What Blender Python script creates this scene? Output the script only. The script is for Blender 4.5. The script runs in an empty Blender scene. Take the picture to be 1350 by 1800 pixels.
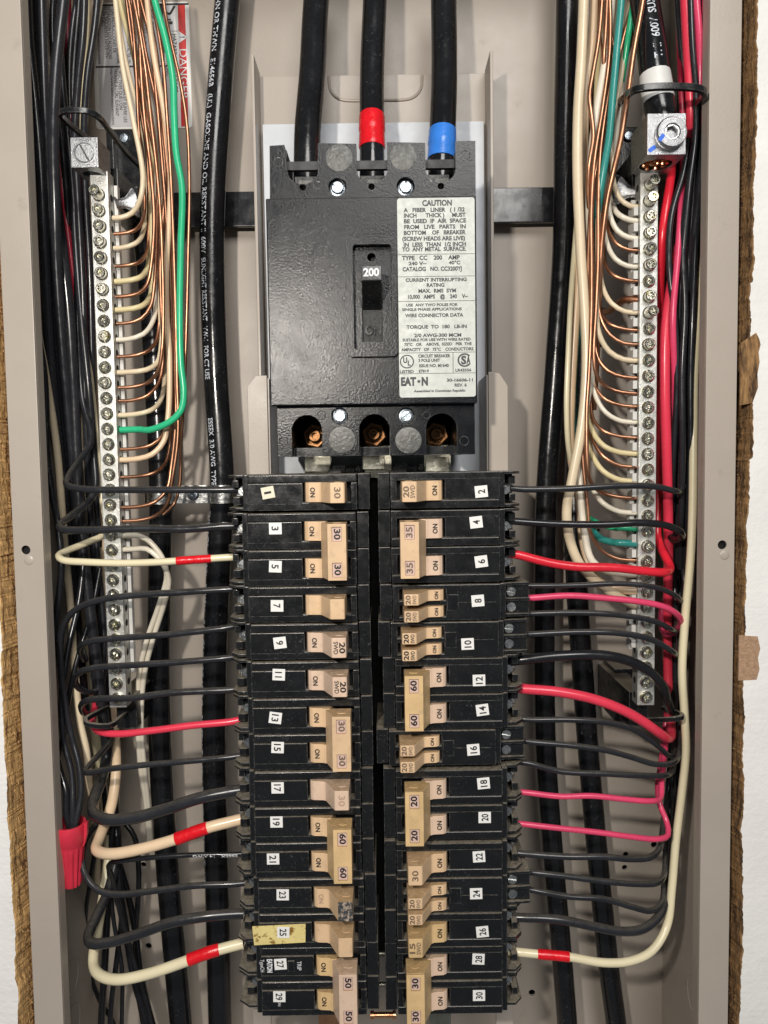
import bpy, bmesh, math, random
from mathutils import Vector, Matrix, geometry

random.seed(11)
S = 0.001                      # everything below is written in millimetres
scene = bpy.context.scene
COL = scene.collection

# ------------------------------------------------------------------ camera
FPX, PITCH, ROLL, DIST = 1351.0, math.radians(3.58), math.radians(0.83), 403.0
ca, sa, cr, sr = math.cos(PITCH), math.sin(PITCH), math.cos(ROLL), math.sin(ROLL)
cam_d = bpy.data.cameras.new("camera")
cam = bpy.data.objects.new("camera", cam_d)
COL.objects.link(cam)
cam_d.sensor_fit = 'VERTICAL'
cam_d.sensor_height = 36.0
cam_d.lens = FPX / 1800.0 * 36.0
cam_d.clip_start = 0.01
cam_d.clip_end = 20.0
Xw, Dn, Fw = Vector((1, 0, 0)), Vector((0, -sa, -ca)), Vector((0, ca, -sa))
Rt, Up = Xw * cr + Dn * sr, Xw * sr - Dn * cr
m3 = Matrix((Rt, Up, -Fw)).transposed()
cam.matrix_world = Matrix.Translation((0, -DIST * S, 0)) @ m3.to_4x4()
scene.camera = cam

# ------------------------------------------------------------------ world, lamps, exposure
world = bpy.data.worlds.new("World")
scene.world = world
world.use_nodes = True
world.node_tree.nodes["Background"].inputs[0].default_value = (0.86, 0.93, 1.0, 1)
world.node_tree.nodes["Background"].inputs[1].default_value = 0.12


def lamp(name, kind, loc, energy, color, size=0.0, target=None):
    d = bpy.data.lights.new(name, kind)
    d.energy = energy
    d.color = color
    if kind == 'AREA':
        d.shape = 'DISK'
        d.size = size
    else:
        d.shadow_soft_size = size
    o = bpy.data.objects.new(name, d)
    COL.objects.link(o)
    o.location = Vector(loc) * S
    if target is not None:
        o.rotation_euler = (Vector(target) - Vector(loc)).to_track_quat('-Z', 'Y').to_euler()
    return o


lamp("work_lamp", 'POINT', (-118, -490, 125), 7.0, (1.0, 0.93, 0.84), 0.011)
lamp("room_lamp", 'AREA', (260, -1700, 1050), 22.0, (1.0, 0.97, 0.93), 0.9, (0, 0, 0))

scene.view_settings.view_transform = 'Standard'
scene.view_settings.look = 'None'
scene.view_settings.exposure = 0.18
scene.view_settings.gamma = 1.0
scene.view_settings.use_curve_mapping = False
scene.cycles.use_denoising = True
scene.cycles.max_bounces = 8


def P(px, py, Y):
    """photo pixel at depth plane Y (mm) -> panel millimetres"""
    dx, dy = px - 675.0, py - 900.0
    xu, yd = dx * cr - dy * sr, dx * sr + dy * cr
    t = (DIST + Y) / (ca - yd / FPX * sa)
    return Vector((xu / FPX * t, Y, (-sa - yd / FPX * ca) * t))


def R(x0, y0, x1, y1, Y):
    """pixel rectangle -> upright rectangle X0,X1,Z0,Z1 in millimetres"""
    xm, ym = (x0 + x1) / 2, (y0 + y1) / 2
    return P(x0, ym, Y).x, P(x1, ym, Y).x, P(xm, y1, Y).z, P(xm, y0, Y).z


# ------------------------------------------------------------------ materials
MATS = {}


def mat(name, col, rough=0.5, metal=0.0, var=0.12, vs=60, bump=0.0, bs=900, dust=0.0, rvar=0.12, col2=None,
        c2s=90, c2lo=0.55, c2hi=0.7, scratch=0.0, spec=0.5, stretch=None, coat=0.0, grime=None, dustcol=(0.27, 0.235, 0.18), edge=0.0):
    m = bpy.data.materials.new(name)
    m.use_nodes = True
    nt = m.node_tree
    N, L = nt.nodes, nt.links
    b = N["Principled BSDF"]
    tc = N.new("ShaderNodeTexCoord")
    oi = N.new("ShaderNodeObjectInfo")
    mul = N.new("ShaderNodeVectorMath"); mul.operation = 'MULTIPLY'
    add = N.new("ShaderNodeVectorMath"); add.operation = 'ADD'
    cmb = N.new("ShaderNodeCombineXYZ")
    for i in range(3):
        L.new(oi.outputs["Random"], cmb.inputs[i])
    mul.inputs[1].default_value = stretch or (1, 1, 1)
    L.new(tc.outputs["Object"], mul.inputs[0])
    L.new(mul.outputs[0], add.inputs[0])
    L.new(cmb.outputs[0], add.inputs[1])

    def noise(scale, detail=3, rough_=0.6):
        n = N.new("ShaderNodeTexNoise")
        n.inputs["Scale"].default_value = scale
        n.inputs["Detail"].default_value = detail
        n.inputs["Roughness"].default_value = rough_
        L.new(add.outputs[0], n.inputs["Vector"])
        return n.outputs["Fac"]

    def rng(sock, a, b_, c, d):
        r = N.new("ShaderNodeMapRange")
        r.inputs[1].default_value, r.inputs[2].default_value = a, b_
        r.inputs[3].default_value, r.inputs[4].default_value = c, d
        L.new(sock, r.inputs[0])
        return r.outputs[0]

    def mix(fac, a, b_):
        x = N.new("ShaderNodeMix"); x.data_type = 'RGBA'
        if isinstance(fac, float):
            x.inputs[0].default_value = fac
        else:
            L.new(fac, x.inputs[0])
        for sock, v in ((x.inputs[6], a), (x.inputs[7], b_)):
            if isinstance(v, tuple):
                sock.default_value = (*v, 1)
            else:
                L.new(v, sock)
        return x.outputs[2]

    def math_(op, a, b_):
        x = N.new("ShaderNodeMath"); x.operation = op
        for sock, v in ((x.inputs[0], a), (x.inputs[1], b_)):
            if isinstance(v, (int, float)):
                sock.default_value = v
            else:
                L.new(v, sock)
        return x.outputs[0]

    lo = tuple(c * (1 - var) for c in col)
    hi = tuple(min(1, c * (1 + var)) for c in col)
    n1 = noise(vs, 4)
    c = mix(rng(n1, 0.3, 0.7, 0, 1), lo, hi)
    if col2:
        c = mix(rng(noise(c2s, 5, 0.7), c2lo, c2hi, 0, 1), c, col2)
    r = rng(noise(vs * 2.3, 4), 0.3, 0.7, max(0.02, rough - rvar), min(1, rough + rvar))
    if scratch:
        sfac = math_('MULTIPLY', rng(noise(vs * 11, 6, 0.8), 0.58, 0.74, 0, scratch), rng(noise(vs * 0.6, 2), 0.42, 0.62, 0.0, 1))
        c = mix(sfac, c, (0.34, 0.35, 0.36))
        r = math_('ADD', r, math_('MULTIPLY', sfac, 0.35))
    if grime:
        c = mix(rng(noise(vs * 3.1, 6, 0.75), 0.53, 0.72, 0, 0.75), c, grime)
    if dust:
        g = N.new("ShaderNodeNewGeometry")
        sp = N.new("ShaderNodeSeparateXYZ")
        L.new(g.outputs["Normal"], sp.inputs[0])
        dfac = math_('MULTIPLY', rng(sp.outputs[2], 0.45, 0.95, 0, dust), rng(noise(vs * 6, 5, 0.7), 0.3, 0.62, 0.35, 1))
        c = mix(dfac, c, dustcol)
        r = math_('MAXIMUM', r, math_('MULTIPLY', dfac, 0.9))
    if edge:
        bv = N.new("ShaderNodeBevel")
        bv.samples = 4
        bv.inputs["Radius"].default_value = 0.0007
        g2 = N.new("ShaderNodeNewGeometry")
        dt = N.new("ShaderNodeVectorMath"); dt.operation = 'DOT_PRODUCT'
        L.new(bv.outputs[0], dt.inputs[0])
        L.new(g2.outputs["Normal"], dt.inputs[1])
        ef = math_('MULTIPLY', rng(dt.outputs["Value"], 0.995, 0.90, 0, edge), rng(noise(vs * 5, 5, 0.75), 0.42, 0.62, 0.05, 1))
        c = mix(ef, c, (0.22, 0.22, 0.215))
    L.new(c, b.inputs["Base Color"])
    L.new(r, b.inputs["Roughness"])
    b.inputs["Metallic"].default_value = metal
    b.inputs["Specular IOR Level"].default_value = spec
    b.inputs["Coat Weight"].default_value = coat
    if bump:
        bn = N.new("ShaderNodeBump")
        bn.inputs["Strength"].default_value = bump
        bn.inputs["Distance"].default_value = 0.0006
        L.new(noise(bs, 3), bn.inputs["Height"])
        L.new(bn.outputs[0], b.inputs["Normal"])
    MATS[name] = m
    return m


mat("taupe_paint", (0.40, 0.352, 0.302), 0.40, var=0.05, vs=14, col2=(0.31, 0.268, 0.228), c2s=55, c2lo=0.62, c2hi=0.80, bump=0.10, bs=750, rvar=0.06)
mat("white_wall", (0.80, 0.79, 0.77), 0.7, var=0.05, vs=25, bump=0.55, bs=330, col2=(0.50, 0.49, 0.47), c2s=320, c2lo=0.70, c2hi=0.78)
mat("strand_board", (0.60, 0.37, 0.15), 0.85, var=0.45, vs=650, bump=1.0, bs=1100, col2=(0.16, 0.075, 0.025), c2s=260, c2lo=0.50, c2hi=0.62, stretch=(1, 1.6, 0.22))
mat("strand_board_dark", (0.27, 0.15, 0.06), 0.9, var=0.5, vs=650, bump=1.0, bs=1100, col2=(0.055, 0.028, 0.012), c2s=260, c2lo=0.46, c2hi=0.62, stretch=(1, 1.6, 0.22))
mat("torn_fibre", (0.38, 0.24, 0.15), 0.95, var=0.25, vs=500, bump=0.8, bs=900)
mat("black_plastic", (0.008, 0.0085, 0.0095), 0.24, var=0.3, vs=70, scratch=0.45, dust=0.85, rvar=0.10, bump=0.08, bs=900, edge=0.8)
mat("breaker_face", (0.005, 0.006, 0.0085), 0.225, var=0.3, vs=38, scratch=0.16, dust=0.7, edge=0.4, spec=0.30, rvar=0.05, bump=0.22, bs=1100)
mat("dusty_black", (0.05, 0.05, 0.05), 0.7, var=0.5, vs=700, bump=0.5, bs=1500)
mat("liner_black", (0.01, 0.01, 0.011), 0.5, var=0.2, vs=60, dust=0.5)
mat("disc_grey", (0.10, 0.10, 0.095), 0.42, var=0.3, vs=240, bump=0.7, bs=600, metal=0.25)
mat("handle_tan", (0.68, 0.475, 0.29), 0.45, var=0.09, vs=60, dust=0.8, dustcol=(0.30, 0.19, 0.085), grime=(0.46, 0.33, 0.215), bump=0.08, bs=1500, rvar=0.06)
mat("handle_pink", (0.68, 0.50, 0.375), 0.42, var=0.07, vs=60, dust=0.75, dustcol=(0.30, 0.20, 0.11), grime=(0.50, 0.38, 0.29), bump=0.06, bs=1500, rvar=0.06)
mat("handle_ochre", (0.64, 0.445, 0.225), 0.45, var=0.14, vs=80, dust=0.8, dustcol=(0.28, 0.18, 0.075), bump=0.1, bs=1500, col2=(0.5, 0.36, 0.22), c2s=300, c2lo=0.58, c2hi=0.7)
mat("handle_grimy", (0.42, 0.33, 0.26), 0.55, var=0.3, vs=120, dust=0.6, bump=0.5, bs=900, col2=(0.04, 0.045, 0.05), c2s=420, c2lo=0.40, c2hi=0.50)
mat("handle_window", (0.60, 0.43, 0.37), 0.5, var=0.06, vs=90)
mat("ink_black", (0.012, 0.012, 0.014), 0.6, var=0.1)
mat("ink_faint", (0.40, 0.28, 0.2), 0.6, var=0.1)
mat("ink_embossed", (0.16, 0.11, 0.075), 0.6, var=0.3, vs=900)
mat("ink_grey", (0.05, 0.055, 0.06), 0.6, var=0.2, vs=900)
mat("ink_white", (0.75, 0.76, 0.78), 0.55, var=0.1)
mat("cable_print", (0.62, 0.66, 0.72), 0.55, var=0.35, vs=900)
mat("sticker_white", (0.80, 0.80, 0.78), 0.5, var=0.03)
mat("sticker_cream", (0.72, 0.67, 0.52), 0.55, var=0.06)
mat("sticker_aged", (0.72, 0.60, 0.25), 0.5, var=0.08, vs=90, col2=(0.24, 0.125, 0.02), c2s=230, c2lo=0.53, c2hi=0.60)
mat("rating_foil", (0.50, 0.52, 0.49), 0.55, var=0.07, vs=160, metal=0.15, scratch=0.15, bump=0.1)
mat("warning_paper", (0.55, 0.55, 0.57), 0.35, var=0.06, vs=30)
mat("warning_red", (0.62, 0.035, 0.03), 0.35, var=0.1)
mat("side_paper", (0.66, 0.63, 0.57), 0.6, var=0.05)
mat("fibre_liner", (0.58, 0.61, 0.655), 0.5, var=0.03)
mat("aluminium", (0.36, 0.365, 0.375), 0.33, metal=1.0, var=0.12, vs=300, bump=0.35, bs=2200, rvar=0.1, dust=0.2)
mat("tinned_bar", (0.60, 0.60, 0.57), 0.42, metal=0.75, var=0.16, vs=220, bump=0.4, bs=1800, rvar=0.12, dust=0.2)
mat("zinc_screw", (0.62, 0.605, 0.53), 0.24, metal=1.0, var=0.22, vs=500, bump=0.15, rvar=0.1, col2=(0.55, 0.50, 0.20), c2s=260, c2lo=0.56, c2hi=0.68)
mat("bright_zinc", (0.36, 0.41, 0.46), 0.30, metal=1.0, var=0.12, vs=400, bump=0.2, bs=1500)
mat("galvanised", (0.60, 0.61, 0.60), 0.28, metal=1.0, var=0.15, vs=150, bump=0.3, bs=500)
mat("brass", (0.22, 0.11, 0.05), 0.42, metal=1.0, var=0.15, vs=300)
mat("bus_tin", (0.36, 0.345, 0.28), 0.42, metal=0.9, var=0.2, vs=200, bump=0.2)
mat("bar_plastic", (0.62, 0.61, 0.58), 0.55, var=0.06)
mat("copper", (0.52, 0.27, 0.165), 0.38, metal=1.0, var=0.2, vs=60, rvar=0.06, col2=(0.34, 0.15, 0.085), c2s=70, c2lo=0.5, c2hi=0.72)
mat("copper_bright", (0.86, 0.42, 0.22), 0.26, metal=1.0, var=0.2, vs=120, rvar=0.08)
mat("wire_black", (0.011, 0.0115, 0.014), 0.22, var=0.25, vs=60, scratch=0.12, rvar=0.1, spec=0.5)
mat("wire_charcoal", (0.019, 0.020, 0.024), 0.235, var=0.2, vs=60, scratch=0.15, rvar=0.1, dust=0.22)
mat("cable_black", (0.008, 0.0085, 0.010), 0.21, var=0.3, vs=45, scratch=0.35, rvar=0.12, bump=0.08, bs=500)
mat("wire_cream", (0.72, 0.60, 0.42), 0.27, var=0.06, vs=50, rvar=0.05)
mat("wire_yellow", (0.68, 0.58, 0.33), 0.38, var=0.06, vs=50, rvar=0.05)
mat("wire_white", (0.74, 0.68, 0.56), 0.28, var=0.05, vs=50, rvar=0.05)
mat("wire_spotted", (0.76, 0.70, 0.58), 0.36, var=0.05, vs=50, col2=(0.10, 0.07, 0.04), c2s=420, c2lo=0.72, c2hi=0.76)
mat("wire_peach", (0.76, 0.57, 0.38), 0.27, var=0.06, vs=50, rvar=0.05)
mat("wire_ivory", (0.77, 0.69, 0.47), 0.26, var=0.05, vs=50, rvar=0.05)
mat("wire_red", (0.70, 0.02, 0.04), 0.24, var=0.1, vs=60, rvar=0.05)
mat("wire_pink", (0.70, 0.06, 0.145), 0.27, var=0.08, vs=60, rvar=0.05)
mat("wire_coral", (0.74, 0.045, 0.085), 0.27, var=0.08, vs=60, rvar=0.05)
mat("wire_maroon", (0.30, 0.012, 0.035), 0.36, var=0.15, vs=60)
mat("wire_green", (0.03, 0.46, 0.22), 0.24, var=0.08, vs=60, rvar=0.05)
mat("wire_teal", (0.035, 0.27, 0.24), 0.26, var=0.1, vs=60, rvar=0.05)
mat("tape_red", (0.70, 0.008, 0.016), 0.28, var=0.12, vs=160, bump=0.35, bs=400)
mat("tape_blue", (0.035, 0.20, 0.68), 0.28, var=0.12, vs=160, bump=0.35, bs=400)
mat("tape_white", (0.72, 0.72, 0.70), 0.4, var=0.05, vs=120)
mat("nut_red", (0.62, 0.03, 0.06), 0.42, var=0.1, vs=90, bump=0.1)
mat("marker_blue", (0.02, 0.15, 0.75), 0.45, var=0.15)
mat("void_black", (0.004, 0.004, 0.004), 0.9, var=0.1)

# ------------------------------------------------------------------ mesh helpers
ORG = {}


class MB:
    def __init__(s):
        s.v, s.f, s.m = [], [], []

    def add(s, vs, fs, mi=0):
        k = len(s.v)
        s.v += [tuple(v) for v in vs]
        s.f += [tuple(i + k for i in f) for f in fs]
        s.m += [mi] * len(fs)
        return s

    def box(s, x0, x1, y0, y1, z0, z1, mi=0):
        vs = [(x, y, z) for x in (x0, x1) for y in (y0, y1) for z in (z0, z1)]
        return s.add(vs, [(0, 1, 3, 2), (4, 6, 7, 5), (0, 4, 5, 1), (2, 3, 7, 6), (0, 2, 6, 4), (1, 5, 7, 3)], mi)

    def prism(s, poly, axis, a0, a1, mi=0):
        n = len(poly)
        mk = {'x': lambda p, a: (a, p[0], p[1]), 'y': lambda p, a: (p[0], a, p[1]), 'z': lambda p, a: (p[0], p[1], a)}[axis]
        vs = [mk(p, a0) for p in poly] + [mk(p, a1) for p in poly]
        fs = [tuple(range(n)), tuple(range(2 * n - 1, n - 1, -1))] + [(i, (i + 1) % n, n + (i + 1) % n, n + i) for i in range(n)]
        return s.add(vs, fs, mi)

    def plate(s, loops, y0, y1, mi=0):
        """outline with holes in the X,Z plane, y0 (front) to y1 (back)"""
        tri = geometry.tessellate_polygon([[Vector((p[0], p[1], 0)) for p in lp] for lp in loops])
        flat = [p for lp in loops for p in lp]
        n = len(flat)
        vs = [(p[0], y0, p[1]) for p in flat] + [(p[0], y1, p[1]) for p in flat]
        fs = [tuple(t) for t in tri] + [tuple(i + n for i in reversed(t)) for t in tri]
        k = 0
        for lp in loops:
            q = len(lp)
            fs += [(k + i, k + (i + 1) % q, n + k + (i + 1) % q, n + k + i) for i in range(q)]
            k += q
        return s.add(vs, fs, mi)

    def lathe(s, c, axis, prof, n=20, mi=0):
        """prof: list of (radius, height along axis)"""
        c, axis = Vector(c), Vector(axis).normalized()
        a = axis.orthogonal().normalized()
        b = axis.cross(a)
        vs, fs = [], []
        for r, h in prof:
            for i in range(n):
                t = 2 * math.pi * i / n
                vs.append(c + axis * h + (a * math.cos(t) + b * math.sin(t)) * r)
        for j in range(len(prof) - 1):
            fs += [(j * n + i, j * n + (i + 1) % n, (j + 1) * n + (i + 1) % n, (j + 1) * n + i) for i in range(n)]
        fs.append(tuple(range(n - 1, -1, -1)))
        fs.append(tuple(range((len(prof) - 1) * n, len(prof) * n)))
        return s.add(vs, fs, mi)

    def sweep(s, pts, prof, ref=None, mi=0, scale=None):
        """closed profile (a,b) swept along pts; ref = direction of profile axis a"""
        n, q = len(pts), len(prof)
        fr = frames(pts, ref)
        vs, fs = [], []
        for i, p in enumerate(pts):
            a, b = fr[i]
            k = scale[i] if scale else 1.0
            vs += [p + a * u * k + b * w * k for u, w in prof]
        for i in range(n - 1):
            fs += [(i * q + j, i * q + (j + 1) % q, (i + 1) * q + (j + 1) % q, (i + 1) * q + j) for j in range(q)]
        fs.append(tuple(range(q - 1, -1, -1)))
        fs.append(tuple(range((n - 1) * q, n * q)))
        return s.add(vs, fs, mi)

    def tube(s, pts, r, n=12, mi=0, scale=None):
        return s.sweep(pts, [(r * math.cos(2 * math.pi * i / n), r * math.sin(2 * math.pi * i / n)) for i in range(n)], None, mi, scale)

    def mesh(s, name, mats, org=(0, 0, 0), bevel=0.0, seg=2, angle=32, flat=False):
        bm = bmesh.new()
        o = Vector(org)
        vv = [bm.verts.new((Vector(v) - o)) for v in s.v]
        for f, mi in zip(s.f, s.m):
            try:
                fc = bm.faces.new([vv[i] for i in f])
                fc.material_index = mi
            except ValueError:
                pass
        if not flat:
            bmesh.ops.recalc_face_normals(bm, faces=bm.faces)
        if bevel > 0:
            bm.edges.ensure_lookup_table()
            ed = [e for e in bm.edges if len(e.link_faces) == 2 and e.calc_face_angle(0) > math.radians(28)]
            bmesh.ops.bevel(bm, geom=ed, offset=bevel, segments=seg, profile=0.5, affect='EDGES', clamp_overlap=True)
        for v in bm.verts:
            v.co *= S
        me = bpy.data.meshes.new(name)
        bm.to_mesh(me)
        bm.free()
        for mm in (mats if isinstance(mats, (list, tuple)) else [mats]):
            me.materials.append(MATS[mm])
        me.polygons.foreach_set("use_smooth", [True] * len(me.polygons))
        me.set_sharp_from_angle(angle=math.radians(angle))
        return me

    def build(s, name, mats, parent=None, local=False, **kw):
        """link as one mesh object; world millimetres unless local"""
        if parent is None:
            xs, ys, zs = zip(*s.v)
            org = Vector(((min(xs) + max(xs)) / 2, (min(ys) + max(ys)) / 2, (min(zs) + max(zs)) / 2))
        else:
            org = Vector((0, 0, 0)) if local else ORG[parent.name]
        o = put(name, s.mesh(name, mats, org, **kw), parent, org if parent is None else None)
        if kw.get("bevel", 0) > 0:
            w = o.modifiers.new("weighted_normals", 'WEIGHTED_NORMAL')
            w.keep_sharp = True
            w.weight = 100
        return o


def put(name, me, parent=None, loc=None, rot=None):
    o = bpy.data.objects.new(name, me)
    COL.objects.link(o)
    if parent is not None:
        o.parent = parent
    if loc is not None:
        o.location = Vector(loc) * S
    if rot is not None:
        o.rotation_euler = rot
    base = Vector(loc) if loc is not None else Vector((0, 0, 0))
    ORG[o.name] = base + (ORG[parent.name] if parent is not None else Vector((0, 0, 0)))
    return o


ONES = "zero one two three four five six seven eight nine ten eleven twelve thirteen fourteen fifteen sixteen seventeen eighteen nineteen".split()
TENS = "x x twenty thirty forty fifty sixty".split()


def in_words(s):
    out = []
    for w in s.split():
        if w.isdigit() and int(w) < 70:
            n = int(w)
            w = ONES[n] if n < 20 else TENS[n // 10] + ("-" + ONES[n % 10] if n % 10 else "")
        out.append(w)
    return " ".join(out)


def tag(o, label, cat, group=None, kind=None):
    if label:
        o["label"] = in_words(label)
    if cat:
        o["category"] = cat
    if group:
        o["group"] = group
    if kind:
        o["kind"] = kind
    return o


def thing(name, label, cat, loc, group=None, roty=0.0):
    o = bpy.data.objects.new(name, None)
    COL.objects.link(o)
    o.empty_display_size = 0.005
    o.location = Vector(loc) * S
    o.rotation_euler = (0, roty, 0)
    ORG[o.name] = Vector(loc)
    return tag(o, label, cat, group)


def frames(pts, ref=None):
    n = len(pts)
    tan = []
    for i in range(n):
        t = pts[min(i + 1, n - 1)] - pts[max(i - 1, 0)]
        tan.append(t.normalized() if t.length > 1e-9 else Vector((0, 0, 1)))
    out = []
    a = None
    for t in tan:
        if ref is not None:
            a = Vector(ref) - t * t.dot(Vector(ref))
        elif a is None:
            a = t.orthogonal()
        else:
            a = a - t * t.dot(a)
        a = a.normalized()
        out.append((a, t.cross(a)))
    return out


def smooth(pts, step=3.0):
    """centripetal Catmull-Rom through pts, resampled about every step mm"""
    q = [pts[0] * 2 - pts[1]] + list(pts) + [pts[-1] * 2 - pts[-2]]
    out = []
    for i in range(1, len(q) - 2):
        p0, p1, p2, p3 = q[i - 1:i + 3]
        t0 = 0.0
        t1 = t0 + max(1e-4, (p1 - p0).length) ** 0.5
        t2 = t1 + max(1e-4, (p2 - p1).length) ** 0.5
        t3 = t2 + max(1e-4, (p3 - p2).length) ** 0.5
        k = max(2, int((p2 - p1).length / step))
        for j in range(k):
            t = t1 + (t2 - t1) * j / k
            a1 = p0 * ((t1 - t) / (t1 - t0)) + p1 * ((t - t0) / (t1 - t0))
            a2 = p1 * ((t2 - t) / (t2 - t1)) + p2 * ((t - t1) / (t2 - t1))
            a3 = p2 * ((t3 - t) / (t3 - t2)) + p3 * ((t - t2) / (t3 - t2))
            b1 = a1 * ((t2 - t) / (t2 - t0)) + a2 * ((t - t0) / (t2 - t0))
            b2 = a2 * ((t3 - t) / (t3 - t1)) + a3 * ((t - t1) / (t3 - t1))
            out.append(b1 * ((t2 - t) / (t2 - t1)) + b2 * ((t - t1) / (t2 - t1)))
    out.append(pts[-1].copy())
    return out


def px_path(raw):
    return [P(*p) for p in raw]


def circle(cx, cz, r, n=20):
    return [(cx + r * math.cos(2 * math.pi * i / n), cz + r * math.sin(2 * math.pi * i / n)) for i in range(n)]


def rrect(x0, x1, z0, z1, r, n=5):
    out = []
    for cx, cz, a0 in ((x1 - r, z1 - r, 0), (x0 + r, z1 - r, 90), (x0 + r, z0 + r, 180), (x1 - r, z0 + r, 270)):
        for i in range(n + 1):
            t = math.radians(a0 + 90 * i / n)
            out.append((cx + r * math.cos(t), cz + r * math.sin(t)))
    return out


# ------------------------------------------------------------------ lettering
GLY = {}


def glyphs(s, bold=0.0):
    key = (s, bold)
    if key not in GLY:
        d = bpy.data.curves.new("lettering_source", 'FONT')
        d.body = s
        d.resolution_u = 3
        d.offset = bold
        o = bpy.data.objects.new("lettering_source", d)
        COL.objects.link(o)
        bpy.context.view_layer.update()
        ev = o.evaluated_get(bpy.context.evaluated_depsgraph_get())
        me = ev.to_mesh()
        vs = [(v.co.x, v.co.y) for v in me.vertices]
        fs = [tuple(p.vertices) for p in me.polygons]
        ev.to_mesh_clear()
        bpy.data.objects.remove(o)
        bpy.data.curves.remove(d)
        x0 = min((v[0] for v in vs), default=0)
        x1 = max((v[0] for v in vs), default=1)
        GLY[key] = ([(a - x0, b) for a, b in vs], fs, x1 - x0)
    return GLY[key]


CAP = None


def lay(s, cap, width=None, align='c', bold=0.0):
    """2-D lettering (u along reading, v up), cap height in mm; centred on v"""
    global CAP
    if CAP is None:
        CAP = max(v[1] for v in glyphs("H")[0])
    vs, fs, w = glyphs(s, bold)
    k = cap / CAP
    kx = width / w if width else k
    off = {'c': -w * kx / 2, 'l': 0, 'r': -w * kx}[align]
    return [(a * kx + off, b * k - cap / 2) for a, b in vs], fs


def text(mb, s, at, ax, up, cap, width=None, align='c', bold=0.0, mi=0):
    vs, fs = lay(s, cap, width, align, bold)
    at, ax, up = Vector(at), Vector(ax), Vector(up)
    mb.add([at + ax * a + up * b for a, b in vs], fs, mi)
    return mb


def wrap_text(mb, pts, r, s, s0, s1, ang, cap, flip=False, bold=0.012):
    """print s on a round cable between arc lengths s0 and s1"""
    if flip:
        pts = list(reversed(pts))
    acc = [0.0]
    for i in range(1, len(pts)):
        acc.append(acc[-1] + (pts[i] - pts[i - 1]).length)
    vs, fs = lay(s, cap, abs(s1 - s0), 'l', bold)
    out = []
    for u, v in vs:
        t = min(max(s0 + u, 0), acc[-1] - 1e-3)
        i = 0
        lo, hi = 0, len(acc) - 1
        while hi - lo > 1:
            mid = (lo + hi) // 2
            if acc[mid] <= t:
                lo = mid
            else:
                hi = mid
        i = lo
        f = (t - acc[i]) / max(1e-6, acc[i + 1] - acc[i])
        c = pts[i].lerp(pts[i + 1], f)
        tn = (pts[min(i + 2, len(pts) - 1)] - pts[max(i - 1, 0)]).normalized()
        a = Vector((0, -1, 0)) - tn * tn.dot(Vector((0, -1, 0)))
        a.normalize()
        b = a.cross(tn)            # glyph up
        th = ang + v / r
        out.append(c + (a * math.cos(th) + b * math.sin(th)) * (r + 0.08))
    mb.add(out, fs)
    return mb


EX, EZ = Vector((1, 0, 0)), Vector((0, 0, 1))
ORD = ["first", "second", "third", "fourth", "fifth", "sixth", "seventh", "eighth", "ninth", "tenth", "eleventh", "twelfth",
       "thirteenth", "fourteenth", "fifteenth", "sixteenth", "seventeenth", "eighteenth", "nineteenth", "twentieth",
       "twenty-first", "twenty-second", "twenty-third", "twenty-fourth", "twenty-fifth", "twenty-sixth"]

# ================================================================== the setting: painted wall with its cut board edges
def mean(*a):
    return sum(a) / len(a)


XLI = mean(P(36, 0, 0).x, P(111, 1800, 0).x)
XLO = mean(P(17, 860, 0).x, P(39, 1340, 0).x, P(63, 1800, 0).x)
XRI = mean(P(1249.5, 0, 0).x, P(1227, 1800, 0).x)
XRO = mean(P(1307, 0, 0).x, P(1278, 1800, 0).x)
ZT, ZB = 330.0, -430.0
BACK = 95.0


def nz(t, k):
    return math.sin(t * 0.9 + k) * 0.5 + math.sin(t * 2.3 + k * 1.7) * 0.3 + math.sin(t * 5.1 + k * 2.9) * 0.2


def wall_piece(name, side, xe, edge_mat, k, wob):
    """side -1 left, +1 right; xe(z) = X of the painted front edge"""
    b = MB()
    z, rows = ZB - 40, []
    rnd = random.Random(k)
    walk = deep = 0.0
    while z < ZT + 40:
        walk = walk * 0.82 + rnd.uniform(-0.42, 0.42)
        if rnd.random() < 0.03:
            walk += rnd.uniform(-1.0, 1.0)
        x = xe(z) + nz(z * 0.031, k) * wob + walk * 0.7
        inn = -side
        deep = deep * 0.7 + rnd.uniform(0, 0.9)
        rows.append([(x + side * 160, -2, z), (x + side * 6, -2, z), (x + side * 0.5, -2 + rnd.uniform(-.1, .15), z), (x, -1.4, z),
                     (x + inn * (rnd.uniform(0.2, 0.6) + deep * .15), 1 + rnd.uniform(-.3, .3), z),
                     (x + inn * (rnd.uniform(0.6, 1.0) + deep * .2), 3.5 + rnd.uniform(-.5, .5), z),
                     (x + inn * (rnd.uniform(1.0, 1.6) + deep * .25), 6 + rnd.uniform(-.5, .5), z),
                     (x + inn * (rnd.uniform(1.5, 2.2) + deep * .25), 9 + rnd.uniform(-.4, .4), z), (x + inn * 2.2, 11, z), (x + side * 160, 11, z)])
        z += rnd.uniform(0.5, 1.3)
    q = len(rows[0])
    vs = [v for r in rows for v in r]
    for i in range(len(rows) - 1):
        for j in range(q - 1):
            b.f.append((i * q + j, i * q + j + 1, (i + 1) * q + j + 1, (i + 1) * q + j))
            b.m.append(0 if j < 2 else (1 if j < 8 else 0))
    b.v = vs
    o = b.build(name, ["white_wall", edge_mat], angle=24)
    return o, rows


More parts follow.
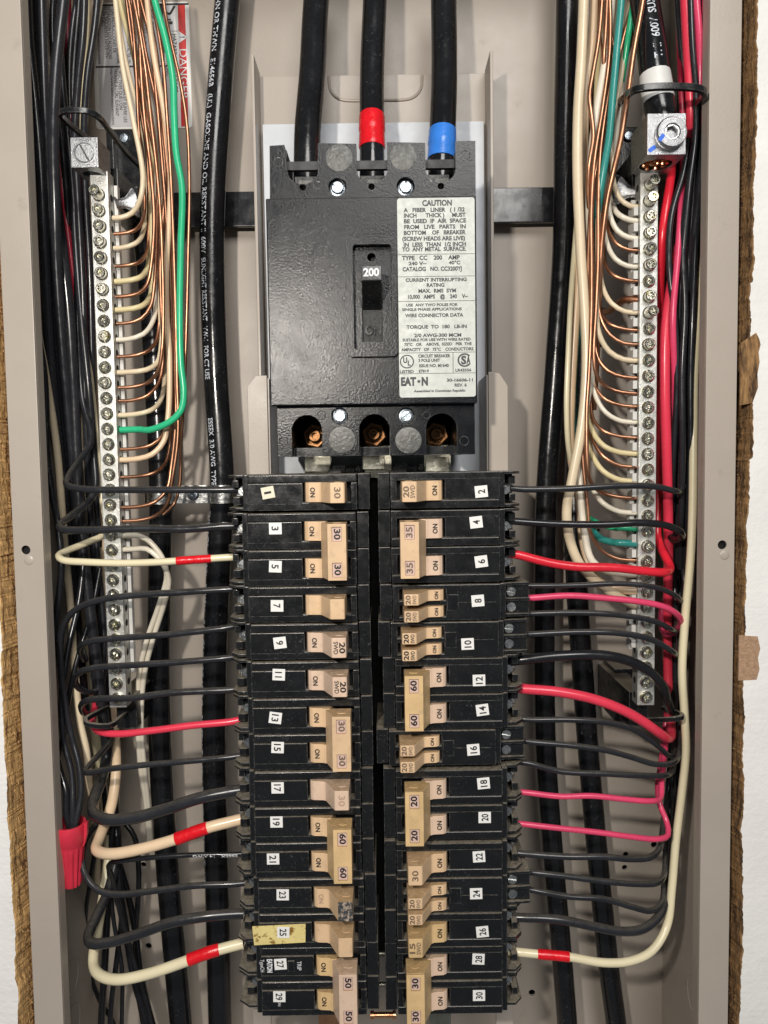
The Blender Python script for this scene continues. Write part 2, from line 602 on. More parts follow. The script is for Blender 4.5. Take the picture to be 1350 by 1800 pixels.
wl, lrows = wall_piece("wall_left", -1, lambda z: mean(P(8, 1320, -2).x, P(36, 1800, -2).x), "strand_board", 3, 0.7)
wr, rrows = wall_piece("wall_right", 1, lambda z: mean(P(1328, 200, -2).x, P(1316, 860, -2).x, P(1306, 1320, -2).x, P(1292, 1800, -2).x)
                       + (1.6 if -0 < z < 45 else 0) + (1.2 if z > 90 else 0), "strand_board_dark", 8, 0.8)
tag(wl, "white painted board wall left of the steel panel box", None, None, "structure")
tag(wr, "white painted board wall right of the steel panel box", None, None, "structure")


def splinters(parent, rows, side, k, n, m):
    b, rnd = MB(), random.Random(k)
    for _ in range(n):
        r = rnd.choice(rows)
        p = Vector(r[rnd.randint(4, 7)])
        d = Vector((-side * rnd.uniform(0.3, 1), rnd.uniform(-1, 0.3), rnd.uniform(-1.5, 1.5))).normalized()
        l, w = rnd.uniform(0.7, 2.4), rnd.uniform(0.08, 0.22)
        a = d.orthogonal().normalized()
        c = d.cross(a)
        b.add([p + a * w, p - a * w * .5 + c * w, p - a * w * .5 - c * w, p + d * l + a * rnd.uniform(-.4, .4)], [(0, 1, 2), (0, 1, 3), (1, 2, 3), (2, 0, 3)])
    o = b.build("splinters", m, parent)
    o["kind"] = "stuff"


splinters(wl, lrows, -1, 21, 1500, "strand_board")
splinters(wr, rrows, 1, 22, 1300, "strand_board_dark")
# a torn patch where the paint is gone
x0, x1, z0, z1 = R(1312, 1118, 1334, 1196, -2.2)
pb = MB()
rnd = random.Random(5)
lp = [(x0 - 4, z0), (x1 - 1, z0 + .4), (x1 + .4, z0 + 6), (x1 - .5, z0 + 12), (x1 + .6, z0 + 17), (x1 - .8, z1 - .3), (x0 - 4, z1 + .5)]
pb.plate([lp], -2.25, -1.2)
pb.build("torn_patch", "torn_fibre", wr)
x0, x1, z0, z1 = R(1312, 585, 1337, 712, -2.2)
pb = MB()
pb.plate([[(x0 - 3, z0), (x1 - 4, z0 + 1), (x1 - 1.2, z0 + 9), (x1 - 1.6, z0 + 16), (x1 - .6, z0 + 22), (x1 - 1.2, z0 + 27), (x1 - .2, z1 - 6), (x1 - 1, z1 - 3), (x1 - 2.6, z1), (x0 - 3, z1 - 5)]], -2.25, -1.2)
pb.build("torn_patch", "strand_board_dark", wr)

for xa, xb, word in ((XLO - 48, XLO - 3, "left"), (XRO + 3, XRO + 48, "right")):
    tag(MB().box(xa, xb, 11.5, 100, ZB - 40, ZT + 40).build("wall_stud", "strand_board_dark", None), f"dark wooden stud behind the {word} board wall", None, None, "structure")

# ================================================================== steel panel box
box = thing("panel_box", "taupe painted steel panel box open at the front", "panel box", (0, BACK, 0))
holes_px = [(1100, 1502, 5), (1098, 1525, 5), (1150, 1485, 6), (935, 1745, 6), (252, 1520, 5), (261, 1663, 6), (1110, 588, 5), (1056, 606, 4), (1104, 917, 4), (1052, 932, 3)]
holes = []
for hx, hy, hr in holes_px:
    c = P(hx, hy, BACK)
    holes.append(circle(c.x, c.z, hr / 2.7, 14))
b = MB().plate([[(XLO, ZB), (XRO, ZB), (XRO, ZT), (XLO, ZT)]] + holes, BACK, BACK + 1.5)
b.build("back_wall", "taupe_paint", box)
MB().box(XLO - 30, XRO + 30, BACK + 14, BACK + 15, ZB, ZT).build("backing_board", "void_black", box)
for nm, xa, xb in (("side_wall", XLO, XLO + 1.5), ("side_wall", XRO - 1.5, XRO)):
    MB().box(xa, xb, 1.6, BACK - 0.05, ZB, ZT).build(nm, "taupe_paint", box)
for za, zb in ((ZB - 1.5, ZB - 0.05), (ZT + 0.05, ZT + 1.5)):
    MB().box(XLO, XRO, 1.6, BACK, za, zb).build("end_wall", "taupe_paint", box)
for hx, hy, xa, xb in ((45, 967, XLO, XLI), (1270, 958, XRI, XRO)):
    c = P(hx, hy, 0)
    MB().plate([[(xa, ZB), (xb, ZB), (xb, ZT), (xa, ZT)], circle(c.x, c.z, 2.3, 20)], 0, 1.5).build("front_flange", "taupe_paint", box, bevel=0.5)
    xi = xb if xb < 0 else xa
    sg = -1 if xb < 0 else 1
    MB().box(min(xi, xi + sg * 1.4), max(xi, xi + sg * 1.4), 1.6, 9, ZB, ZT).build("flange_return", "taupe_paint", box)
    MB().lathe((c.x + (1.5 if hx < 100 else 1.2), -0.05, c.z - 5.4), (0, -1, 0), [(2.6, 0), (2.2, .25), (1.2, .45), (0.2, .5)], 18).build("dimple", "taupe_paint", box)
    MB().lathe((c.x, 3.5, c.z), (0, -1, 0), [(4.5, 0), (4.5, .5)], 18).build("hole_backing", "void_black", box)
# knock-out rings pressed into the side walls near the bottom
for xw, sg, yy, zz, rr in ((XLO + 1.5, 1, 45, P(170, 1720, 45).z, 11), (XLO + 1.5, 1, 45, P(175, 1800, 45).z, 11), (XRO - 1.5, -1, 40, P(1195, 1755, 40).z, 12)):
    ring = [Vector((xw, yy + rr * math.cos(t * math.pi / 16), zz + rr * math.sin(t * math.pi / 16))) for t in range(-12, 13)]
    MB().tube(ring, 0.35, 6).build("knockout_ring", "taupe_paint", box)

# warning label on the back wall
WX0, WX1, WZ0, WZ1 = R(165, 4, 335, 226, BACK - 0.3)
wlb = thing("warning_label", "grey and red warning label stuck on the back wall behind the left bundle", "label", (WX0, BACK - .3, WZ0))
MB().plate([rrect(WX0, WX1, WZ0, WZ1, 2.2)], BACK - 0.35, BACK - 0.05).build("paper", "sticker_white", wlb)


def wq(cx, cy):                       # zoom pixel of the label (7.105 x, origin 160,0) -> X,Z
    p = P(160 + cx / 7.105, cy / 7.105, BACK - .4)
    return p.x, p.z


def wrect(name, m, a, c, y):
    (xa, za), (xb, zb) = wq(*a), wq(*c)
    return MB().box(min(xa, xb), max(xa, xb), BACK - y, BACK - y + 0.04, min(za, zb), max(za, zb)).build(name, m, wlb)


wrect("grey_field", "warning_paper", (60, 55), (1075, 1580), 0.42)
wrect("red_field", "warning_red", (1082, 55), (1218, 1580), 0.42)
ink, wht = MB(), MB()
for s, x, ya, yb, cap in (("ELECTRICISTA Y SEGUIR", 322, 120, 800, 2.0), ("LAS INSTRUCCIONES DE", 275, 120, 660, 2.0), ("INSTALACION LOCALIZADAS", 222, 60, 740, 2.0),
                          ("EN EL SIGUIENTE HIPERVIN-", 178, 60, 735, 2.0), ("CULO (URL):", 138, 85, 330, 2.0), ("http://www.eaton.com/instructions", 88, 120, 800, 1.6),
                          ("VEUILLEZ CONTACTER UN", 460, 300, 790, 2.0), ("L'ELECTRICIEN ET SUIVRE LES", 408, 850, 1530, 2.0), ("DIRECTIVES QUE L'ON", 358, 850, 1370, 2.0),
                          ("TROUVE A L'URL SUIVANT", 308, 850, 1450, 2.0), ("http://www.eaton.com/instructions", 258, 850, 1560, 1.6),
                          ("HAZARDOUS VOLTAGE", 1040, 425, 1150, 2.4), ("DISCONNECT ALL POWER", 990, 425, 1150, 2.0), ("BEFORE SERVICING", 940, 425, 950, 2.0),
                          ("RISK OF SHOCK OR BURN", 760, 120, 900, 2.0), ("TURN OFF SUPPLY BEFORE", 660, 120, 900, 2.0), ("WORKING INSIDE", 560, 120, 700, 2.0)):
    (xa, za), (_, zb) = wq(x, ya), wq(x, yb)
    text(ink, s, (xa, BACK - 0.5, za), -EZ, EX, cap, abs(za - zb), 'l', 0.01)
(xa, za), (_, zb) = wq(1150, 615), wq(1150, 1240)
text(wht, "DANGER", (xa, BACK - 0.5, za), -EZ, EX, 4.6, abs(za - zb), 'l', 0.0)
(xa, za), (xb, zb), (xc, zc) = wq(1205, 465), wq(1090, 385), wq(1090, 545)
wht.add([(xa, BACK - .5, za), (xb, BACK - .5, zb), (xc, BACK - .5, zc)], [(0, 1, 2)])
(xa, za), _ = wq(1140, 465), 0
text(ink, "!", (xa, BACK - .56, za), -EZ, EX, 3.0, None, 'c', 0.02)
for pts, w in (([(1045, 75), (985, 180), (925, 150)], 14), ([(1020, 275), (940, 275)], 9), ([(1020, 295), (930, 295)], 9), ([(1000, 250), (930, 235)], 9), ([(985, 320), (945, 325)], 9), ([(975, 350), (950, 352)], 8), ([(930, 215), (960, 300)], 12)):
    for (p, q) in zip(pts, pts[1:]):
        d = Vector((q[0] - p[0], q[1] - p[1])).normalized() * w
        c4 = [(p[0] - d.y, p[1] + d.x), (p[0] + d.y, p[1] - d.x), (q[0] + d.y, q[1] - d.x), (q[0] - d.y, q[1] + d.x)]
        ink.add([(wq(*c)[0], BACK - .5, wq(*c)[1]) for c in c4], [(0, 1, 2, 3)])
for a, c in (((60, 826), (1075, 834)), ((60, 55), (1218, 61)), ((1082, 385), (1000, 392)), ((900, 55), (905, 1580))):
    (xa, za), (xb, zb) = wq(*a), wq(*c)
    ink.add([(xa, BACK - .48, za), (xb, BACK - .48, za), (xb, BACK - .48, zb), (xa, BACK - .48, zb)], [(0, 1, 2, 3)])
ink.build("black_lettering", "ink_black", wlb, flat=True)
wht.build("white_lettering", "ink_white", wlb, flat=True)

# paper label on the right side wall
xw = XRO - 1.62
z0, z1 = P(1235, 905, 30).z, P(1235, 724, 30).z
spl = thing("side_label", "white paper label on the inside of the right panel wall", "label", (xw, 40, z0))
MB().box(xw - 0.02, xw + 0.1, 10, 78, z0, z1).build("paper", "side_paper", spl)
b = MB()
for i, s in enumerate(("USE COPPER OR ALUMINUM WIRE", "TORQUE 20 LB-IN", "14-10 AWG", "", "", "", "SEE WIRING DIAGRAM", "SUITABLE FOR USE", "", "LOCATED INSIDE OF DOOR", "CIRCUIT LABEL", "DO NOT REMOVE THIS LABEL", "OTHERS 37-73")):
    if s:
        text(b, s, (xw - 0.1, 62, z1 - 4 - i * 4.1), (0, -1, 0), EZ, 1.7, None, 'l', 0.01)
b.build("lettering", "ink_grey", spl, flat=True)

# ================================================================== bus pan behind the breakers
pan = thing("bus_pan", "taupe steel bus pan with raised rails behind the main breaker", "bus pan", (0, 80, 0))
x0, x1, _, z1 = R(463, 131, 856, 800, 72)
zb = -330
U = []
ux0, ux1, uz0, uz1 = R(578, 100, 742, 176, 72)
MB().box(x0, x1, 72, 73.4, zb, z1).build("pan_plate", "taupe_paint", pan, bevel=0.5)
up = smooth([Vector((ux0, 71.8, z1 - 1)), Vector((ux0 + 1, 71.8, uz0 + 6)), Vector((ux0 + 6, 71.8, uz0 + 1)), Vector(((ux0 + ux1) / 2, 71.8, uz0)),
             Vector((ux1 - 6, 71.8, uz0 + 1)), Vector((ux1 - 1, 71.8, uz0 + 6)), Vector((ux1, 71.8, z1 - 1))], 2)
MB().tube(up, 0.9, 8).build("pressed_rib", "taupe_paint", pan)
for a, c in ((x0 - 1.2, x0 + 0.6), (x1 - 0.6, x1 + 1.2)):
    MB().box(a, c, 50, 72, zb, z1 + 1.5).build("rail", "taupe_paint", pan, bevel=0.4)
for q in ((436, 660, 471, 835), (859, 653, 893, 835)):
    a0, a1, c0, c1 = R(*q, 30)
    lp = [(a0, c0 - 20), (a1, c0 - 20), (a1, c1 - (0 if a0 < 0 else 1)), (a0 + 5, c1), (a0, c1 - 6)] if a0 < 0 else [(a0, c0 - 20), (a1, c0 - 20), (a1, c1 - 8), (a1 - 4.5, c1 - 1), (a0, c1)]
    MB().plate([lp], 30, 31.6).build("mounting_tab", "taupe_paint", pan, bevel=0.35)
    e = a1 if a0 < 0 else a0
    MB().box(e - .8, e + .8, 31.7, 71, c0 - 20, c1 - 1.5).build("tab_web", "taupe_paint", pan)
x0, x1, z0, z1 = R(469, 216, 852, 832, 66)
tag(MB().box(x0, x1, 66, 67, -300, z1).build("fibre_liner", "fibre_liner", None), "pale blue-white fibre liner sheet behind the main breaker", "liner")

# flat bonding strap crossing behind the main breaker
sx0, sx1 = P(262, 365, 60).x, P(1072, 350, 60).x
strap = thing("bonding_strap", "flat black bonding strap running behind the main breaker between both bars", "strap", (0, 86, P(660, 362, 84).z))
zs0, zs1 = P(430, 400, 86).z, P(430, 338, 86).z
MB().box(sx0, sx1, 84, 87, zs0, zs1).build("strap_sleeve", "wire_black", strap, bevel=0.8)
for sg, px, py, bx in ((-1, 246, 356, 203), (1, 1078, 336, 1127)):
    e = sx0 if sg < 0 else sx1
    pts = smooth([Vector((e - sg * 8, 85.5, (zs0 + zs1) / 2)), P(px + (-sg) * 14, py + 6, 60), P(px, py, 40), P(px + sg * 6, py, 33)], 3)
    MB().sweep(pts, [(-8.2, -1.6), (8.2, -1.6), (8.2, 1.6), (-8.2, 1.6)], (0, 0, 1)).build("sleeve_end", "wire_black", strap, bevel=0.5)
    q0 = P(px + sg * 6, py, 32)
    q1 = P(bx, py + 2, 26)
    n = 12
    pts = [q0.lerp(q1, i / n) for i in range(n + 1)]
    sc = [1.0, 0.95, 0.85, 0.72, 0.6, 0.48, 0.4, 0.36, 0.34, 0.34, 0.36, 0.42, 0.5]
    pr = []
    for i in range(16):
        t = 2 * math.pi * i / 16
        rr = 1 + 0.12 * math.cos(6 * t)
        pr.append((7.2 * math.cos(t) * rr, 2.2 * math.sin(t) * rr))
    MB().sweep(pts, pr, (0, 0, 1), scale=sc).build("crimped_braid", "aluminium", strap)

# ================================================================== main breaker
YF, YE = -16.0, -10.5
mc = P(655, 528, YF)
mb_ = thing("main_breaker", "large black 200 amp three pole main breaker with grey rating label", "main breaker", (mc.x, 60, mc.z))
fx0, fx1, fz0, fz1 = R(471, 346, 838, 711, YF)
hx0, hx1, hz0, hz1 = R(621, 431, 690, 616, YF)
MB().plate([[(fx0, fz0), (fx1, fz0), (fx1, fz1), (fx0, fz1)], rrect(hx0, hx1, hz0, hz1, 1.5)], YF, YF + 9).build("front_cover", "breaker_face", mb_, bevel=0.7, seg=3)
ex0, ex1, tz0, tz1 = R(473, 250, 836, 346, YE)
_, _, bz0, bz1 = R(482, 711, 833, 801, YE)
bx0, bx1 = ex0 + 1.2, ex1 - 1.2
MB().box(ex0 + .6, ex1 - .6, YF + 9.05, 58, fz0 + 2, fz1 - 6).build("body", "black_plastic", mb_, bevel=0.5)
# handle surround
ox0, ox1, oz0, oz1 = R(610, 422, 698, 628, YF)
MB().plate([rrect(ox0, ox1, oz0, oz1, 2.6), rrect(hx0 + .2, hx1 - .2, hz0 + .2, hz1 - .2, 1.5)], YF - 2.4, YF - .05).build("handle_surround", "breaker_face", mb_, bevel=0.6, seg=3)
sx0_, sx1_, sz0, sz1 = R(636, 500, 673, 601, YF + 2)
hc = P(653, 452, YF + 2)
MB().plate([[(hx0 - 1, hz0 - 1), (hx1 + 1, hz0 - 1), (hx1 + 1, hz1 + 1), (hx0 - 1, hz1 + 1)], [(sx0_, sz0), (sx1_, sz0), (sx1_, sz1), (sx0_, sz1)], circle(hc.x, hc.z, 2.2, 16)], YF + 2.2, YF + 4).build("handle_well", "breaker_face", mb_)
MB().prism([(YF + 8.6, sz0 - 1), (YF + 6.4, sz0 - 1), (YF + 3.6, sz1 - 3), (YF + 8.6, sz1 - 3)], 'x', sx0_ - 1, sx1_ + 1).build("handle_slot_floor", "dusty_black", mb_)
b = MB()
text(b, "ON", P(656, 580, YF + 4.6), EX, EZ, 4.4, 8.2, 'c', 0.03)
b.build("slot_lettering", "black_plastic", mb_, flat=True)
tz = lambda y, Y: P(653, y, Y).z
hw0, hw1 = P(635, 490, YF - 13).x, P(671, 490, YF - 13).x
hd = MB().prism([(YF + 5, tz(545, YF + 3)), (YF - 13, tz(493, YF - 13)), (YF - 12.6, tz(467, YF - 12.6)), (YF + 5, tz(450, YF) - 8)], 'x', hw0, hw1).build("handle", "black_plastic", mb_, bevel=0.45)
b = MB()
pp = P(652.5, 478.5, YF - 13.3)
text(b, "200", pp, EX, EZ, 3.5, 7.6, 'c', 0.035)
b.build("lettering", "ink_white", hd, flat=True)

# end blocks with wire openings
def slots(pxs, Y):
    return [(P(a, y, Y).x, P(c, y, Y).x) for a, c, y in pxs]


tops = slots(((505, 559, 300), (627, 681, 300), (748, 801, 300)), YE)
nb = P(655, 322, YE).z
lp = [(ex0, fz1 - 1), (ex1, fz1 - 1), (ex1, tz1)]
for a, c in reversed(tops):
    r = (c - a) / 2
    lp += [(c, tz1)] + [((a + c) / 2 + r * math.cos(t), nb + r * 0.85 + r * 0.85 * math.sin(t)) for t in [-math.pi * i / 12 for i in range(13)]] + [(a - (1.2 if a < -20 else 0), tz1 - .6)]
lp += [(ex0 + .5, tz1 - 1)]
scr_t = [P(593, 328, YE), P(713, 327, YE)]
pin_t = [P(532, 329, YE), P(653, 328, YE), P(775, 327, YE)]
hol = [circle(p.x, p.z, 4.6, 22) for p in scr_t] + [circle(p.x, p.z, 1.65, 14) for p in pin_t]
MB().plate([lp] + hol, YE, YE + 6).build("line_end_block", "breaker_face", mb_, bevel=0.3, seg=2)
bots = slots(((513, 566, 760), (631, 685, 760), (749, 803, 760)), YE)
at = P(655, 728, YE).z
lp = [(bx1, fz0 + 1), (bx0, fz0 + 1), (bx0, bz0)]
for a, c in bots:
    r = (c - a) / 2
    lp += [(a, bz0)] + [((a + c) / 2 + r * math.cos(t), at - r + r * math.sin(t)) for t in [math.pi - math.pi * i / 12 for i in range(13)]] + [(c, bz0)]
lp += [(bx1, bz0)]
scr_b = [P(597, 731, YE), P(714, 731, YE)]
hol = [circle(p.x, p.z, 4.3, 22) for p in scr_b]
MB().plate([lp] + hol, YE, YE + 6).build("load_end_block", "breaker_face", mb_, bevel=0.3, seg=2)
part = [(ex0 + .6, tops[0][0] - .8), (tops[0][1] + .6, tops[1][0] - .6), (tops[1][1] + .6, tops[2][0] - .6), (tops[2][1] + .6, ex1 - .6)]
for a, c in part:
    MB().box(a, c, YE + 6.05, 56, fz1 - 5.9, tz1 - .8).build("pole_partition", "black_plastic", mb_)
part = [(bx0 + .6, bots[0][0] - .3), (bots[0][1] + .3, bots[1][0] - .3), (bots[1][1] + .3, bots[2][0] - .3), (bots[2][1] + .3, bx1 - .6)]
for a, c in part:
    MB().box(a, c, YE + 6.05, 56, bz0 + .5, fz0 + 1.9).build("pole_partition", "black_plastic", mb_)
zc0, zc1 = P(655, 294, YE + 4).z, P(655, 279, YE + 4).z
for a, c in tops:
    MB().box(a - .7, c + .5, YE + 6.2, YE + 9, zc0, zc1).build("cross_bar", "liner_black", mb_)
    MB().box(a + 1, c - 1, 12, 40, P(655, 323, 12).z, P(655, 308, 12).z).build("wire_lug", "disc_grey", mb_, bevel=0.6)
for (a, c), (hx, hy), k in zip(bots, ((553, 766), (657, 763), (767, 763)), (0, 1, 2)):
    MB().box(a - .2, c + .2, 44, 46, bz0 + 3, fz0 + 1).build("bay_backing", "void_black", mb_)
    MB().box(a + .05, c - .05, YE + 9, YE + 12, bz0 + .2, bz0 + 4.6).build("bay_sill", "black_plastic", mb_)
    p = P(hx, hy, 22)
    h = MB().lathe((p.x, 36, p.z), (0, -1, 0), [(7.4, 0), (7.4, 12), (6.6, 12.8), (5.4, 12.8), (5.4, 10.5)], 6).build("hex_nut", "brass", mb_, bevel=0.2)
    MB().lathe((p.x, 34, p.z), (0, -1, 0), [(3.6, 0), (3.6, 13), (3.0, 13.6), (1.6, 13.6), (1.4, 11)], 18).build("stud", "brass", h)
    MB().box(a + 1.5, c + 1.0, 38, 42, bz0 - 12, bz0 + 6).build("load_strap", "bus_tin", mb_)


def slot_screw(parent, p, r, ang, m="bright_zinc", deep=3.0):
    o = MB().lathe((0, 0, 0), (0, -1, 0), [(r * 1.28, 0), (r * 1.28, .7), (r * 1.05, 1.0), (r, 1.0), (r, 2.3), (r * .86, 2.8)], 24).add([], [])
    cut = r * 0.16
    me_ = o
    k = MB()
    k.v, k.f, k.m = list(o.v), list(o.f[:-1]), list(o.m[:-1])
    # slotted top: two half discs with a groove floor between them
    rr, h = r * .86, 2.8
    n = 12
    for sgn in (1, -1):
        arc = []
        t0 = math.asin(cut / rr)
        for i in range(n + 1):
            t = t0 + (math.pi - 2 * t0) * i / n
            arc.append((rr * math.cos(t), -h, sgn * rr * math.sin(t)))
        k.add(arc, [tuple(range(n + 1))])
        c = math.sqrt(rr * rr - cut * cut)
        k.add([(-c, -h, sgn * cut), (c, -h, sgn * cut), (c, -h + 1.1, sgn * cut), (-c, -h + 1.1, sgn * cut)], [(0, 1, 2, 3)])
    c = math.sqrt(rr * rr - cut * cut)
    k.add([(-c, -h + 1.1, -cut), (c, -h + 1.1, -cut), (c, -h + 1.1, cut), (-c, -h + 1.1, cut)], [(0, 1, 2, 3)])
    return put("cover_screw", k.mesh("cover_screw", m), parent, Vector((p.x, p.y + deep, p.z)) - ORG[parent.name], (0, ang, 0))


for p, a in zip(scr_t, (0.5, -1.45)):
    slot_screw(mb_, p, 3.1, a, deep=3.5)
    MB().lathe((p.x, YE + 5.9, p.z), (0, -1, 0), [(4.6, 0), (4.6, .2)], 20).build("screw_recess", "black_plastic", mb_)
for p, a in zip(scr_b, (0.75, -0.6)):
    slot_screw(mb_, p, 3.0, a, deep=3.2)
    MB().lathe((p.x, YE + 5.9, p.z), (0, -1, 0), [(4.3, 0), (4.3, .2)], 20).build("screw_recess", "black_plastic", mb_)
for (x, y) in ((596, 277), (709, 275), (601, 773), (718, 774)):
    p = P(x, y, YE)
    MB().lathe((p.x, YE - .03, p.z), (0, -1, 0), [(6.7, -.4), (6.7, .06), (6.5, .12), (0.1, -.02)], 30).build("sealing_disc", "disc_grey", mb_)
for (x, y, r) in ((489, 285, 2.2), (818, 273, 2.3), (558, 326, 1.9), (752, 323, 2.1), (565, 730, 2.2), (750, 730, 1.8), (498, 776, 2.3), (816, 775, 2.3)):
    p = P(x, y, YE)
    ring = [Vector((p.x + r * math.cos(t * math.pi / 10), YE, p.z + r * math.sin(t * math.pi / 10))) for t in range(21)]
    MB().tube(ring, 0.18, 6).build("ejector_mark", "black_plastic", mb_)

# rating label
lx0, lx1, lz0, lz1 = R(699, 346, 836, 698, YF - .15)
rl = MB().plate([rrect(lx0 + .3, lx1 - .2, lz0, lz1 - .5, 1.3)], YF - .2, YF - .02).build("rating_label", "rating_foil", mb_)
rl["label"] = "grey foil rating label headed CAUTION on the main breaker"
b = MB()
ky = (lz1 - lz0) / (1745 - 22)
kx = (lx1 - lx0) / (700 - 48)


def rq(cx, cy):
    return Vector((lx0 + (cx - 48) * kx, YF - .28, lz1 - (cy - 22) * ky))


for s, xa, xb, y, c in (("CAUTION", 262, 508, 74, 46), ("A   FIBER   LINER   ( 1 /32", 106, 615, 132, 33), ("INCH      THICK )     MUST", 108, 622, 178, 33),
                        ("BE  USED  IF  AIR  SPACE", 108, 626, 226, 33), ("FROM   LIVE   PARTS   IN", 110, 622, 276, 33), ("BOTTOM    OF   BREAKER", 106, 622, 325, 33),
                        ("(SCREW HEADS ARE LIVE)", 92, 616, 376, 33), ("IN  LESS  THAN  1/2 INCH", 104, 622, 426, 33), ("TO  ANY METAL  SURFACE.", 90, 624, 466, 33),
                        ("TYPE   CC    200    AMP", 88, 570, 539, 34), ("240 V~", 142, 292, 587, 28), ("40°C", 478, 574, 584, 28), ("CATALOG   NO. CC3200YJ", 92, 586, 635, 34),
                        ("CURRENT INTERRUPTING", 116, 626, 729, 28), ("RATING", 292, 440, 774, 30), ("MAX.  RMS  SYM", 222, 536, 823, 30), ("10,000   AMPS    @    240    V~", 134, 634, 873, 32),
                        ("USE  ANY TWO POLES FOR", 118, 550, 944, 22), ("SINGLE PHASE APPLICATIONS", 84, 584, 982, 22), ("WIRE CONNECTOR DATA", 108, 596, 1034, 28),
                        ("TORQUE  TO  180   LB-IN", 118, 624, 1133, 28), ("2/0 AWG-300 MCM", 182, 578, 1207, 28), ("SUITABLE FOR USE WITH WIRE RATED", 84, 656, 1245, 23),
                        ("75°C   OR    ABOVE,  SIZED   PER  THE", 98, 664, 1284, 23), ("AMPACITY   OF   75°C    CONDUCTORS.", 72, 684, 1329, 25),
                        ("CIRCUIT BREAKER", 214, 484, 1386, 25), ("3 POLE UNIT", 216, 398, 1424, 25), ("ISSUE NO. M1640", 222, 470, 1470, 25), ("LISTED", 58, 176, 1519, 23), ("E7819", 218, 302, 1517, 23),
                        ("LR43556", 526, 660, 1513, 23), ("30-16606-11", 452, 672, 1599, 25), ("REV. 6", 518, 620, 1643, 25), ("Assembled in Dominican Republic", 174, 608, 1690, 20)):
    text(b, s, rq(xa, y), EX, EZ, c * ky, (xb - xa) * kx, 'l', 0.04)
for y in (510, 700, 912, 1357, 1538):
    p, q = rq(50, y - 2), rq(694, y + 2)
    b.add([(p.x, p.y, p.z), (q.x, p.y, p.z), (q.x, p.y, q.z), (p.x, p.y, q.z)], [(0, 1, 2, 3)])
p, q = rq(504, 1357), rq(509, 1538)
b.add([(p.x, p.y, p.z), (q.x, p.y, p.z), (q.x, p.y, q.z), (p.x, p.y, q.z)], [(0, 1, 2, 3)])


def ring2d(cx, cy, r0, r1, a0=0, a1=360, n=28):
    vs, fs = [], []
    for i in range(n + 1):
        t = math.radians(a0 + (a1 - a0) * i / n)
        for r in (r0, r1):
            vs.append(rq(cx + r * math.cos(t), cy + r * math.sin(t)))
    for i in range(n):
        fs.append((2 * i, 2 * i + 2, 2 * i + 3, 2 * i + 1))
    b.add(vs, fs)


ring2d(119, 1432, 50, 60)
text(b, "U", rq(104, 1420), EX, EZ, 46 * ky, 34 * kx, 'c', 0.04)
text(b, "L", rq(138, 1446), EX, EZ, 40 * ky, 26 * kx, 'c', 0.04)
ring2d(604, 1426, 46, 60, 40, 320)
text(b, "S", rq(596, 1426), EX, EZ, 66 * ky, 44 * kx, 'c', 0.05)
text(b, "A", rq(636, 1426), EX, EZ, 66 * ky, 36 * kx, 'c', 0.05)
text(b, "EAT", rq(66, 1606), EX, EZ, 66 * ky, 128 * kx, 'l', 0.06)
text(b, "N", rq(240, 1606), EX, EZ, 66 * ky, 54 * kx, 'l', 0.06)
ring2d(217, 1606, 0, 13)
b.build("lettering", "ink_grey", rl, flat=True)
p = rq(280, 690)
b = MB().tube([rq(284, 655), rq(292, 672), rq(300, 692)], 0.09, 5)
b.build("scratch_mark", "sticker_white", rl)

# bus stabs and insulators under the main breaker
for (a, c, y0, y1) in ((535, 581, 790, 826), (637, 676, 790, 822), (748, 790, 790, 826)):
    x0, x1, z0, z1 = R(a, y0, c, y1, 36)
    bs = MB().prism([(36, z0 - 1), (38, z0 - 1), (44, z1 + 2), (41, z1 + 3), (37.5, z0 + 6)], 'x', x0, x1).build("bus_stab", "bus_tin", None, bevel=0.3)
    nm = {535: "left", 637: "middle", 748: "right"}[a]
    tag(bs, f"flat tinned bus stab under the {nm} pole of the main breaker", "bus stab", "bus stabs below the main breaker")
for a, c, y0, y1, wd in ((579, 637, 813, 838, "left and middle"), (688, 747, 810, 838, "middle and right")):
    x0, x1, z0, z1 = R(a, y0, c, y1, 34)
    ib = thing("bus_insulator", f"small black plastic insulator between the {wd} bus stabs", "insulator", ((x0 + x1) / 2, 44, z0))
    MB().box(x0, x1, 34, 50, z0 - 8, z1 - 3).build("block", "black_plastic", ib, bevel=0.4)
    MB().box(x0 + 2, x0 + 9, 32, 33.95, z0, z1 - 1).build("clip", "black_plastic", ib, bevel=0.2)
    MB().lathe((x1 - 2.5, 33.9, z1 - 4), (0, -1, 0), [(2.2, 0), (2.2, 3), (1.4, 3.6)], 12).build("peg", "black_plastic", ib)
    for i in range(5):
        MB().box(x0 + 3 + i * 3, x0 + 4 + i * 3, 31.5, 33.9, z0 - 4, z0 + 1.6).build("rib", "black_plastic", ib)

# ================================================================== branch breakers (local frame: x = -distance from the centre gap, z up, right column turned by 180 degrees)
PIT = 19.05
XCL, XCR = P(650, 865, -8).x, P(664, 865, -8).x
ZTL, ZTR = P(530, 832, -10).z, P(780, 829, -10).z


def ux(u):
    return -u


